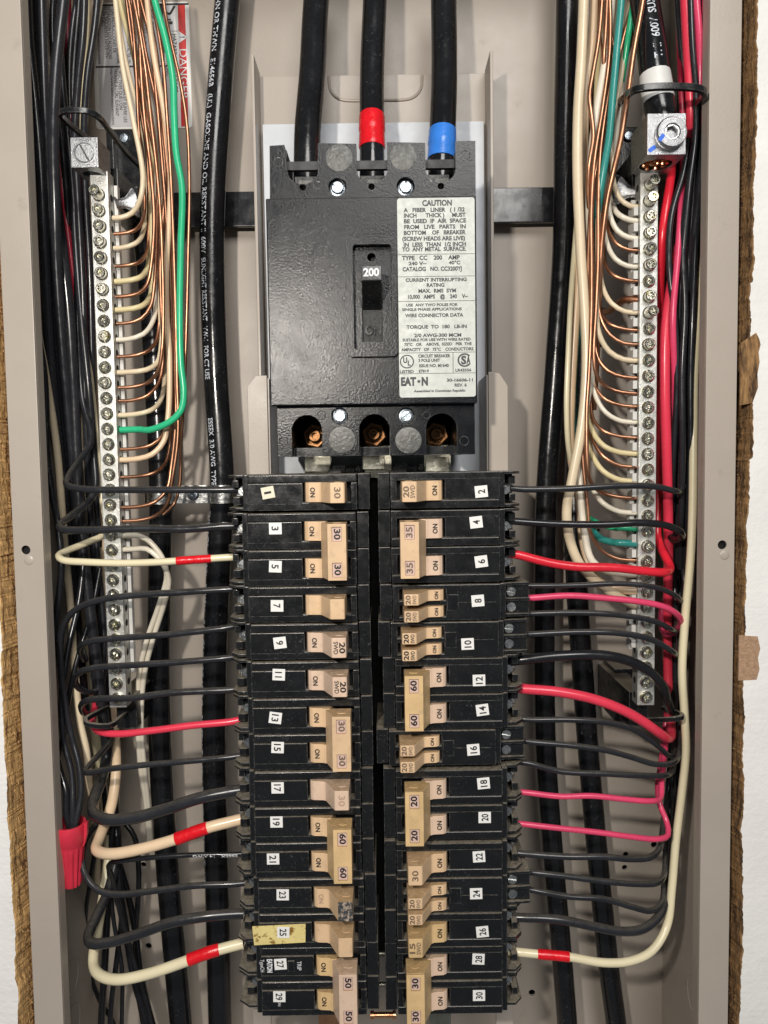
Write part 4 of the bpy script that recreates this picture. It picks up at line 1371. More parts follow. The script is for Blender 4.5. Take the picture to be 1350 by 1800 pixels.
printed("THHN OR THWN   E14656B   (UL)  GASOLINE AND OIL RESISTANT II  600V", -10, 452, -0.55, 3.4)
printed("SUNLIGHT RESISTANT   VW-1  FOR CT USE", 455, 668, -0.55, 3.4)
printed("ESSEX  3/0 AWG  TYPE", 738, 852, -0.55, 3.4)
printed("THHN OR THWN   E14656B   (UL)  GASOLINE AND OIL RESISTANT II  600V  SUNLIGHT RESISTANT   VW-1", 895, 1560, -1.15, 3.2)
wire("cable_black", 6.9, [(236, 300, 84), (240, 330, 84), (252, 400, 76), (265, 520, 66), (276, 700, 64), (283, 870, 62), (281, 1000, 63), (279, 1150, 64), (282, 1330, 64), (296, 1550, 64), (318, 1800, 64), (328, 1900, 64)],
     "thick black feeder cable beside the left terminal bar", G, "feeder_cable", 24, 3, cat="cable")
wire("cable_black", 6.4, [(999, -90, 66), (997, 0, 66), (993, 200, 66), (990, 430, 66), (976, 650, 66), (960, 880, 66), (957, 1050, 66), (957, 1200, 66), (960, 1330, 66), (972, 1500, 66), (985, 1650, 66), (997, 1800, 66), (1003, 1900, 66)],
     "thick black feeder cable along the right of the main breaker", G, "feeder_cable", 24, 3, cat="cable")
wire("cable_black", 6.6, [(1036, -60, 84), (1026, 300, 84), (1018, 650, 82), (1010, 880, 76), (1013, 1010, 72), (1024, 1180, 72), (1035, 1330, 72), (1050, 1500, 72), (1070, 1700, 72), (1083, 1800, 72), (1093, 1900, 72)],
     "thick black feeder cable behind the cream wires right of centre", G, "feeder_cable", 24, 3, cat="cable")
o, pts = wire("cable_black", 7.6, [(1124, -100, 22), (1133, 0, 18), (1146, 90, 12), (1156, 170, 9), (1164, 215, 8), (1170, 250, 8)], "thick black cable with white tape clamped in the large right lug", None, "service_cable", 24, 2,
              (("tape_white", 'y', 127, 183),), cat="cable")
b = MB()
acc, cum = 0.0, []
rp = list(reversed(pts))
for i, p in enumerate(rp):
    if i:
        acc += (p - rp[i - 1]).length
    cum.append((proj(p)[1], acc))
wrap_text(b, pts, 7.6, "T. II  600V  SUNLIGHT", s_at(117), s_at(-35), 0.0, 4.0, True, 0.014)
b.build("printed_lettering", "cable_print", o, flat=True)
st = MB()
zc = P(1172, 274, 8).z - 3.5
for i in range(19):
    a = 2.4 * i
    rr = 1.5 * math.sqrt(i)
    c0 = Vector((ORG[rlug.name].x - .5 + rr * math.cos(a), 8.0 + rr * math.sin(a), zc - 0.9 * (i % 3)))
    st.lathe(c0, (0, 0, 1), [(0.95, 0), (1.1, .4), (1.1, 14)], 10)
st.build("copper_strands", "copper_bright", o)

# --- breaker wires, left column.  first points run from the breaker to the turn, then up the bundle
LB_LO = [(-80, 30), (0, 42), (120, 54), (220, 66), (330, 74), (450, 78), (620, 86), (800, 98), (950, 104), (1100, 112), (1250, 130), (1400, 160), (1700, 185)]
LB_HI = [(-80, 188), (0, 172), (120, 152), (220, 146), (330, 152), (450, 160), (620, 166), (800, 174), (950, 182), (1100, 186), (1250, 192), (1400, 200), (1700, 210)]


def up_left(y0, f0, f1, Y, seed, upto=-80):
    rnd = random.Random(seed)
    out, y = [], y0
    ph = rnd.uniform(0, 6)
    while y > upto:
        f = f1 + (f0 - f1) * max(0, (y - 100)) / 1200
        f += 0.07 * math.sin(y * 0.009 + ph)
        out.append((lerp_tab(LB_LO, y) + (lerp_tab(LB_HI, y) - lerp_tab(LB_LO, y)) * min(1, max(0, f)), y, Y + 5 * math.sin(y * 0.006 + ph)))
        y -= rnd.uniform(95, 130)
    out.append((lerp_tab(LB_LO, upto) + (lerp_tab(LB_HI, upto) - lerp_tab(LB_LO, upto)) * min(1, max(0, f1)), upto, Y))
    return out


GL = "wires from the left breakers"
lw = [
    ("wire_charcoal", 1.85, [(424, 861, 8), (400, 861, 7), (300, 861, 6), (220, 861, 6), (150, 860, 6), (122, 855, 9), (117, 845, 18), (135, 815, 34), (160, 775, 44)], 700, .95, .55, 52, "charcoal wire to breaker 1 at the top of the left column", ()),
    ("wire_charcoal", 2.1, [(424, 925, 8), (395, 925, 7), (330, 930, 6), (250, 929, 6), (150, 932, 6), (112, 931, 8), (106, 922, 18), (130, 903, 34), (165, 868, 46)], 800, .9, .7, 56, "charcoal wire to breaker 3", ()),
    ("wire_ivory", 1.95, [(424, 979, 8), (400, 980, 7), (340, 984, 6), (280, 988, 5), (215, 990, 5), (150, 988, 5), (112, 985, 8), (103, 977, 14), (118, 968, 24), (155, 953, 36), (185, 935, 48)], 860, .98, .9, 60, "ivory wire with red tape to breaker 5", (("tape_red", 'x', 308, 372),)),
    ("wire_charcoal", 1.8, [(424, 1035, 8), (400, 1036, 7), (320, 1041, 6), (240, 1046, 6), (170, 1056, 6), (130, 1074, 8), (110, 1105, 14), (106, 1150, 20), (112, 1220, 24), (125, 1290, 24), (140, 1350, 20), (142, 1400, 16), (134, 1440, 12), (130, 1462, 12)], None, 0, 0, 0, "charcoal wire from breaker 7 down into the red wire nut", ()),
    ("wire_charcoal", 1.75, [(412, 1101, 8), (396, 1104, 7), (300, 1115, 6), (220, 1121, 6), (165, 1126, 7), (145, 1133, 12), (141, 1145, 22), (150, 1160, 34)], 1080, .3, .35, 62, "charcoal wire to breaker 9", ()),
    ("wire_charcoal", 1.75, [(412, 1155, 8), (396, 1157, 7), (300, 1165, 6), (220, 1170, 6), (165, 1174, 7), (140, 1182, 12), (132, 1195, 20), (139, 1210, 28), (160, 1217, 36), (178, 1205, 50)], 1120, .9, .75, 64, "charcoal wire to breaker 11", ()),
    ("wire_charcoal", 1.85, [(422, 1211, 8), (400, 1213, 7), (300, 1218, 6), (230, 1227, 6), (180, 1228, 7), (155, 1231, 11), (143, 1240, 20), (150, 1255, 32), (170, 1250, 46)], 1160, .6, .45, 58, "charcoal wire to breaker 13 just above the coral wire", ()),
    ("wire_coral", 1.95, [(424, 1265, 8), (404, 1269, 7), (340, 1275, 6), (270, 1284, 5), (210, 1290, 5), (178, 1287, 8), (164, 1276, 16), (166, 1250, 40), (174, 1200, 66), (182, 1150, 78)], 1080, 1.0, .42, 66, "coral red wire to breaker 13", ()),
    ("wire_charcoal", 1.65, [(424, 1328, 8), (404, 1331, 7), (320, 1339, 6), (250, 1345, 6), (190, 1352, 6), (152, 1358, 9), (160, 1342, 20), (180, 1320, 34), (196, 1295, 50)], 1220, .85, .85, 68, "charcoal wire to breaker 15", ()),
    ("wire_charcoal", 3.3, [(424, 1389, 9), (404, 1392, 8), (350, 1403, 6), (290, 1423, 5), (235, 1438, 5), (190, 1441, 7), (166, 1430, 14), (164, 1410, 24), (176, 1375, 36), (188, 1330, 50)], 1230, .75, .2, 48, "thick charcoal wire to breaker 17", ()),
    ("wire_peach", 3.1, [(424, 1440, 9), (404, 1445, 8), (365, 1455, 6), (300, 1478, 5), (240, 1494, 4), (195, 1501, 5), (170, 1494, 12), (176, 1470, 24), (196, 1415, 38), (204, 1350, 50), (200, 1280, 62)], 1180, 1.0, .95, 72, "thick peach wire with red tape to breaker 19", (("tape_red", 'x', 305, 369),)),
    ("wire_black", 1.4, [(424, 1501, 8), (404, 1502, 7), (330, 1503, 6), (260, 1508, 6), (210, 1514, 10), (192, 1520, 18), (198, 1545, 28), (210, 1600, 36), (235, 1690, 44), (262, 1780, 50), (275, 1880, 54)], None, 0, 0, 0, "thin black wire to breaker 21 with faint print", ()),
    ("wire_charcoal", 1.8, [(430, 1552, 8), (410, 1554, 7), (340, 1557, 6), (270, 1566, 6), (210, 1572, 6), (175, 1566, 8), (150, 1538, 12), (144, 1505, 18), (152, 1472, 26), (172, 1448, 36), (196, 1440, 50)], 1360, .9, .7, 64, "charcoal wire to breaker 23 looping below the red wire nut", ()),
    ("wire_charcoal", 2.9, [(428, 1606, 9), (404, 1607, 8), (360, 1611, 6), (300, 1622, 5), (240, 1643, 5), (190, 1657, 6), (160, 1658, 9), (156, 1642, 18), (170, 1610, 30), (192, 1560, 44), (205, 1500, 56)], 1420, .95, .1, 70, "thick charcoal wire to breaker 25", ()),
    ("wire_ivory", 3.0, [(428, 1658, 9), (404, 1664, 8), (365, 1675, 6), (320, 1692, 5), (260, 1712, 4), (205, 1722, 5), (173, 1712, 12), (164, 1690, 22), (172, 1630, 36), (184, 1560, 50), (192, 1480, 62)], 1400, .55, 1.0, 78, "thick ivory wire with red tape to breaker 27", (("tape_red", 'x', 330, 389),)),
]
for k, (m, r, pts_, y0, f0, f1, Y, lab, tp) in enumerate(lw):
    o, wp = wire(m, r, pts_ + (up_left(y0, f0, f1, Y, k) if y0 is not None else []), lab, GL, tapes=tp)
    if "faint print" in lab:
        b = MB()
        wrap_text(b, wp, r, "ESSEX   14 AWG", 2.0, 26.0, 0.2, 1.5, False)
        b.build("printed_lettering", "ink_white", o, flat=True)

# --- further vertical wires of the left bundle
GV = "upright wires of the left bundle"
wire("wire_cream", 2.1, [(92, -60, 62), (92, 60, 62), (80, 160, 60), (66, 300, 50), (60, 420, 40), (64, 560, 36), (82, 668, 38), (100, 788, 42), (108, 880, 44), (114, 962, 44), (124, 1064, 44), (131, 1167, 42), (141, 1269, 40), (152, 1320, 38), (157, 1380, 40), (165, 1430, 52), (170, 1500, 70), (172, 1560, 80)], "long cream wire hugging the left flange from top to bottom", GV)
wire("wire_cream", 1.9, [(128, -60, 72), (118, 100, 72), (108, 220, 72), (110, 320, 70), (120, 440, 66), (134, 620, 62), (143, 770, 60), (150, 850, 62), (158, 950, 70), (164, 1100, 80), (166, 1180, 86)], "pinkish cream wire between black wires of the left bundle", GV)
wire("wire_maroon", 2.2, [(118, -60, 66), (119, 60, 66), (122, 160, 62), (135, 250, 58), (141, 330, 56), (145, 440, 55), (150, 560, 58), (156, 680, 64), (160, 800, 72)], "dark red wire running up behind the left silver lug", GV)
wire("wire_charcoal", 3.0, [(46, -60, 34), (50, 60, 34), (62, 180, 34), (72, 300, 34), (78, 430, 36), (88, 620, 42), (110, 850, 50), (130, 1050, 58), (150, 1250, 66)], "thick charcoal wire leftmost at the top edge", GV)
wire("wire_charcoal", 2.6, [(72, -60, 30), (75, 60, 30), (79, 180, 32), (84, 300, 36), (90, 440, 40), (100, 640, 50), (122, 850, 58), (140, 1020, 66)], "thick charcoal wire second from the left at the top edge", GV)
wire("wire_charcoal", 3.1, [(118, -60, 26), (112, 0, 26), (99, 120, 26), (94, 240, 28), (97, 360, 32), (100, 470, 38), (112, 640, 46), (130, 830, 54), (150, 1000, 62)], "thickest charcoal wire crossing left under the keeper loop", GV)
wire("wire_charcoal", 2.1, [(150, -60, 40), (146, 60, 40), (137, 150, 42), (132, 240, 44), (138, 360, 48), (146, 520, 52), (150, 700, 54), (156, 850, 58), (166, 1000, 66), (170, 1120, 74)], "charcoal wire right behind the left lug", GV)
wire("wire_charcoal", 2.0, [(176, -60, 46), (166, 50, 46), (154, 130, 46), (148, 220, 48), (150, 330, 52), (158, 480, 56), (162, 640, 60), (166, 830, 62), (174, 960, 70)], "charcoal wire at the right edge of the left bundle", GV)
wire("wire_black", 1.9, [(58, 560, 26), (68, 600, 26), (78, 660, 28), (81, 740, 28), (82, 800, 26), (92, 870, 24), (103, 930, 24), (108, 1000, 22), (97, 1100, 20), (92, 1200, 20), (94, 1290, 20), (104, 1350, 18), (116, 1390, 14), (117, 1430, 12), (124, 1460, 12)], "black wire bowing left along the flange into the red wire nut", GV)
wire("wire_charcoal", 1.7, [(150, 950, 52), (140, 1050, 44), (120, 1140, 34), (108, 1230, 26), (112, 1300, 22), (126, 1360, 18), (128, 1420, 13), (127, 1462, 12)], "middle charcoal wire of the three in the red wire nut", GV)
wire("wire_black", 1.5, [(176, 1000, 60), (160, 1080, 50), (138, 1150, 42), (122, 1220, 36), (112, 1290, 34), (98, 1350, 40), (95, 1420, 48), (94, 1500, 56)], "thin black wire slanting behind the lower left bar", GV)
GB = "black wires hanging at the lower left"
for k, (raw, r, lab) in enumerate((
        ([(200, 1430, 62), (196, 1500, 58), (190, 1580, 56), (185, 1680, 58), (178, 1800, 62), (176, 1880, 62)], 2.2, "leftmost black wire hanging to the lower left corner"),
        ([(206, 1470, 58), (210, 1560, 52), (222, 1640, 50), (236, 1720, 52), (262, 1810, 56), (280, 1890, 58)], 2.3, "middle black wire hanging at the lower left"),
        ([(214, 1440, 74), (236, 1470, 72), (244, 1530, 70), (240, 1620, 70), (236, 1700, 72), (252, 1800, 74), (262, 1880, 74)], 1.7, "rightmost thin black wire hanging at the lower left"),
        ([(190, 1520, 50), (200, 1620, 46), (214, 1700, 46), (214, 1790, 50), (212, 1880, 52)], 1.3, "thinnest black wire straight down at the lower left"))):
    wire("wire_black", r, raw, lab, GB)

# --- wire nut
nut = thing("wire_nut", "red winged wire nut at the lower left joining black wires", "wire nut", P(127, 1500, 14))
top, bot = P(122, 1446, 13), P(126, 1554, 15)
ax_ = (bot - top)
L_ = ax_.length
axn = ax_.normalized()
a_ = Vector((1, 0, 0)) - axn * axn.x
a_.normalize()
c_ = axn.cross(a_)
vs, fs = [], []
pf = [(0.0, 8.6, 0), (0.02, 8.8, 0), (.30, 8.2, 0), (.33, 7.5, 0), (.36, 7.6, .0), (.42, 7.6, .9), (.95, 5.6, .8), (1.0, 5.1, .5)]
NS = 84
for f, r, fl in pf:
    for i in range(NS):
        t = 2 * math.pi * i / NS
        rr = r - fl * (0.5 + 0.5 * math.cos(14 * t))
        vs.append(top + axn * (L_ * f) + (a_ * math.cos(t) + c_ * math.sin(t)) * rr)
for j in range(len(pf) - 1):
    fs += [(j * NS + i, j * NS + (i + 1) % NS, (j + 1) * NS + (i + 1) % NS, (j + 1) * NS + i) for i in range(NS)]
fs.append(tuple(range((len(pf) - 1) * NS, len(pf) * NS)))
inner = len(vs)
for f, r in ((0.0, 7.4), (0.28, 6.6)):
    for i in range(NS):
        t = 2 * math.pi * i / NS
        vs.append(top + axn * (L_ * f) + (a_ * math.cos(t) + c_ * math.sin(t)) * r)
fs += [(i, inner + i, inner + (i + 1) % NS, (i + 1) % NS) for i in range(NS)]
fs += [(inner + i, inner + NS + i, inner + NS + (i + 1) % NS, inner + (i + 1) % NS) for i in range(NS)]
fs.append(tuple(inner + NS + i for i in range(NS)))
MB().add(vs, fs).build("shell", "nut_red", nut, angle=40)
for sg in (1, -1):
    w = [(7.2 * sg, 0.5), (10.4 * sg, -1.2), (10.0 * sg, 6), (8.6 * sg, 12), (5.5 * sg, 17), (5.0 * sg, 6)]
    k = MB()
    n = len(w)
    vv = []
    for dy in (-1.3, 1.3):
        vv += [top + a_ * (u * (1 if sg > 0 else .86)) + axn * q + c_ * dy for u, q in w]
    k.add(vv, [tuple(range(n)), tuple(range(2 * n - 1, n - 1, -1))] + [(i, (i + 1) % n, n + (i + 1) % n, n + i) for i in range(n)])
    k.build("wing", "nut_red", nut, bevel=0.4)

# --- left bar: neutrals and grounds
TYPES = {"c": ("copper", 1.05, "bare copper ground wire"), "w": ("wire_white", 1.4, "white wire"), "k": ("wire_cream", 1.4, "cream wire"), "y": ("wire_yellow", 1.45, "yellowed wire"),
         "p": ("wire_peach", 1.55, "peach wire"), "g": ("wire_green", 1.95, "green wire"), "t": ("wire_teal", 2.1, "teal wire")}
left_in = [(385, "k"), (411, "c"), (438, "k"), (466, "c"), (493, "y"), (520, "c"), (544, "y"), (570, "c"), (599, "w"), (628, "c"), (653, "k"), (680, "c"), (705, "c"), (732, "k"), (757, "g"), (788, "c"), (807, "p"), (840, "c"), (891, "c"), (914, "c")]
LN_LO = [(-80, 184), (0, 196), (100, 214), (200, 232), (300, 246), (400, 256), (500, 266), (600, 280), (700, 289), (800, 297), (950, 306)]
LN_HI = [(-80, 262), (0, 276), (100, 292), (200, 304), (300, 308), (400, 306), (500, 305), (600, 310), (700, 316), (800, 318), (950, 316)]
GN = "wires entering the left bar from its right side"
bx_edge = lambda y: 195.5 + (y - 385) * 0.0315
cnt = {}
for j, (yj, ty) in enumerate(left_in):
    m, r, word = TYPES[ty]
    rnd = random.Random(100 + j)
    cnt[ty] = cnt.get(ty, 0) + 1
    lab = f"{word} in the {ORD[j]} filled hole from the top of the left bar"
    Yd = 17 + 24 * ((j * 7) % 11) / 11 if ty == "c" else 18 + 30 * ((j * 5) % 11) / 11
    yj += rnd.uniform(-2.2, 2.2)
    raw = []
    if ty == "g":
        raw = [(262, -70, 14), (272, 0, 14), (290, 65, 14), (304, 140, 14), (306, 200, 15), (310, 270, 16), (320, 330, 17), (318, 430, 18), (316, 560, 18), (318, 640, 18), (323, 690, 18), (318, 722, 18), (298, 742, 18), (262, 756, 20)]
    else:
        y = -80
        ph = rnd.uniform(0, 6)
        while y < yj - 110:
            yy = max(y, 330)
            f = min(1, max(0, (yj - yy) / (935 - yy)))
            if y < 330:
                g = (f * 0.6 + 0.4 * ((j * 5) % 9) / 9)
                f = f + (g - f) * (330 - max(y, 0)) / 330
            f += 0.09 * math.sin(y * 0.013 + ph)
            raw.append((lerp_tab(LN_LO, y) + (lerp_tab(LN_HI, y) - lerp_tab(LN_LO, y)) * f, y, Yd))
            y += rnd.uniform(75, 105)
        x = lerp_tab(LN_LO, yj - 40)
        d = x - bx_edge(yj)
        k2 = rnd.uniform(.55, 1.3)
        raw += [(x + 1, yj - 62 * k2, Yd), (x - .08 * d, yj - 27 * k2, Yd * .6 + 9), (x - .32 * d, yj - 8 * k2, 23)]
    raw += [(bx_edge(yj) + (40 if ty == 'g' else d * .32), yj - 1, 22.5), (bx_edge(yj) + 4, yj, 22.5)]
    if ty in "wkyp":
        raw += [(bx_edge(yj) + 3, yj, 22.5)]
    wire(m, r * rnd.uniform(.94, 1.06), raw, lab, GN)
wire("copper", 0.95, [(282, -60, 20), (290, 20, 20), (300, 70, 18), (318, 150, 18), (329, 225, 18), (333, 330, 18), (331, 440, 20), (327, 600, 22), (323, 700, 24), (318, 780, 26), (316, 850, 28), (306, 886, 28), (286, 905, 24)], "lone copper wire bowing out right of the green wire", GN)
for yj, dx, lab in ((942, 0, "upper white wire looping out of the left bar and down"), (966, 7, "lower white wire looping out of the left bar and down")):
    wire("wire_white", 1.5, [(bx_edge(yj) + 2, yj, 22.5), (bx_edge(yj) + 24, yj - 1, 22), (258, yj + 6 - dx, 20), (284 - dx * .3, 978 + dx, 20), (293 + dx * .5, 1010 + dx, 22), (280 + dx * 1.2, 1062, 28), (258 + dx * 1.5, 1125, 34), (244 + dx * 1.3, 1190, 38), (242 + dx * .9, 1270, 40), (247 + dx, 1350, 46), (256 + dx * .6, 1410, 56), (262 + dx * .6, 1480, 70)], lab, GN)

# --- right bar: neutrals and grounds
right_in = [(363, "k"), (389, "w"), (417, "w"), (443, "c"), (471, "w"), (496, "c"), (550, "k"), (580, "c"), (607, "c"), (636, "k"), (664, "c"), (690, "c"), (714, "c"), (742, "w"), (771, "c"), (798, "y"), (823, "c"), (846, "y"), (875, "c"), (903, "w"), (930, "g"), (957, "t"), (983, "c")]
RN_HI = [(-80, 1142), (0, 1130), (100, 1112), (200, 1098), (300, 1078), (400, 1066), (500, 1055), (600, 1047), (700, 1040), (800, 1034), (900, 1032), (1000, 1036)]
RN_LO = [(-80, 1050), (0, 1052), (100, 1050), (200, 1042), (300, 1036), (400, 1034), (500, 1034), (600, 1030), (700, 1024), (800, 1018), (900, 1016), (1000, 1020)]
GR = "wires entering the right bar from its left side"
rx_edge = lambda y: 1124 - (y - 360) * 0.006
for j, (yj, ty) in enumerate(right_in):
    m, r, word = TYPES[ty]
    rnd = random.Random(300 + j)
    lab = f"{word} in the {ORD[j]} filled hole from the top of the right bar"
    Yd = 17 + 22 * ((j * 5) % 9) / 9 if ty == "c" else 24 + 32 * ((j * 5) % 9) / 9
    yj += rnd.uniform(-2.5, 2.5)
    raw = []
    if ty == "t":
        raw = [(1096, -80, 14), (1092, 0, 14), (1085, 80, 14), (1077, 170, 15), (1071, 240, 16), (1061, 300, 18), (1048, 390, 26), (1032, 480, 40), (1014, 600, 48), (1008, 700, 50), (1012, 800, 50), (1024, 880, 46), (1038, 925, 40), (1055, 946, 32), (1082, 954, 25)]
    elif ty == "g":
        raw = [(1122, -80, 20), (1113, 0, 20), (1105, 60, 20), (1098, 110, 24), (1080, 220, 36), (1056, 340, 46), (1030, 480, 54), (1010, 640, 56), (1004, 780, 54), (1010, 860, 50), (1030, 905, 40), (1052, 920, 32), (1084, 929, 25)]
        r = 1.6
    else:
        y = -80
        ph = rnd.uniform(0, 6)
        while y < yj - 135:
            yy = max(y, 330)
            f = 1 - min(1, max(0, (yj - yy) / (1040 - yy)))
            if y < 330:
                g = ((j * 4) % 10) / 9
                f = f + (g - f) * (330 - max(y, 0)) / 330
            f = min(1.02, max(0, f + 0.11 * math.sin(y * 0.012 + ph)))
            raw.append((lerp_tab(RN_LO, y) + (lerp_tab(RN_HI, y) - lerp_tab(RN_LO, y)) * f, y, Yd))
            y += rnd.uniform(75, 105)
        x = lerp_tab(RN_HI, yj - 50)
        d = rx_edge(yj) - x
        k2 = rnd.uniform(.6, 1.4)
        raw += [(x, yj - 72 * k2, Yd), (x + .06 * d, yj - 38 * k2, Yd * .6 + 9), (x + .30 * d, yj - 13 * k2, 24)]
    raw += [(rx_edge(yj) - (34 if ty in 'gt' else d * .36), yj - 2, 23), (rx_edge(yj) - 3, yj, 22.5)]
    wire(m, r * rnd.uniform(.94, 1.06), raw, lab, GR)
wire("copper", 1.95, [(1040, 470, 70), (1042, 510, 66), (1050, 540, 60), (1066, 548, 50), (1080, 540, 40), (1092, 530, 32), (1104, 526, 26), (1122, 527, 23)], "thick bare copper wire curling into the right bar", GR)
GT = "long wires passing the right bar before turning into it"
wire("wire_cream", 2.75, [(1028, -80, 20), (1026, 0, 20), (1022, 100, 20), (1016, 200, 20), (1015, 300, 20), (1020, 430, 20), (1028, 550, 20), (1031, 640, 20), (1024, 740, 20), (1006, 840, 20), (996, 900, 20), (1002, 950, 20), (1018, 990, 20), (1044, 1018, 20), (1082, 1046, 20), (1112, 1062, 22), (1122, 1064, 22)], "fat cream wire in front of the right bundle", GT)
wire("wire_spotted", 2.1, [(1080, -80, 24), (1076, 0, 22), (1065, 100, 20), (1048, 200, 20), (1037, 310, 22), (1036, 430, 26), (1040, 560, 32), (1038, 660, 30), (1022, 760, 28), (1021, 870, 26), (1028, 940, 24), (1040, 985, 22), (1066, 1003, 22), (1112, 1009, 22), (1122, 1009, 22)], "white wire with brown specks in front of the right bundle", GT)
wire("wire_peach", 2.5, [(1046, -80, 30), (1044, 0, 30), (1040, 80, 30), (1030, 150, 30), (1026, 260, 34), (1022, 420, 42), (1012, 560, 44), (1004, 700, 44), (1004, 800, 42), (1018, 880, 40), (1024, 950, 36), (1036, 1000, 30), (1064, 1030, 26), (1112, 1038, 22), (1122, 1038, 22)], "peach wire beside the fat cream wire", GT)
wire("wire_ivory", 1.6, [(1018, 340, 52), (1010, 440, 46), (1004, 520, 40), (999, 620, 38), (996, 720, 38), (1000, 790, 40), (1016, 860, 46), (1024, 940, 50), (1030, 1010, 56)], "thin ivory wire bowing left of the fat cream wire", GT)

# --- right bundle and right breaker wires
RB_LO = [(-80, 1186), (0, 1187), (130, 1190), (250, 1186), (400, 1164), (520, 1168), (700, 1172), (900, 1170), (1100, 1166), (1300, 1166), (1500, 1162), (1700, 1160)]
RB_HI = [(-80, 1256), (0, 1250), (130, 1247), (250, 1240), (400, 1226), (520, 1218), (700, 1212), (900, 1212), (1100, 1204), (1300, 1196), (1500, 1178), (1700, 1172)]


def up_right(y0, f0, f1, Y, seed):
    rnd = random.Random(seed)
    out, y = [], y0
    ph = rnd.uniform(0, 6)
    while y > -80:
        f = f1 + (f0 - f1) * max(0, (y - 100)) / 1200
        f = min(1, max(0, f + 0.09 * math.sin(y * 0.009 + ph)))
        out.append((lerp_tab(RB_LO, y) + (lerp_tab(RB_HI, y) - lerp_tab(RB_LO, y)) * f, y, Y + 5 * math.sin(y * 0.006 + ph)))
        y -= rnd.uniform(95, 130)
    out.append((lerp_tab(RB_LO, -80) + (lerp_tab(RB_HI, -80) - lerp_tab(RB_LO, -80)) * f1, -80, Y))
    return out


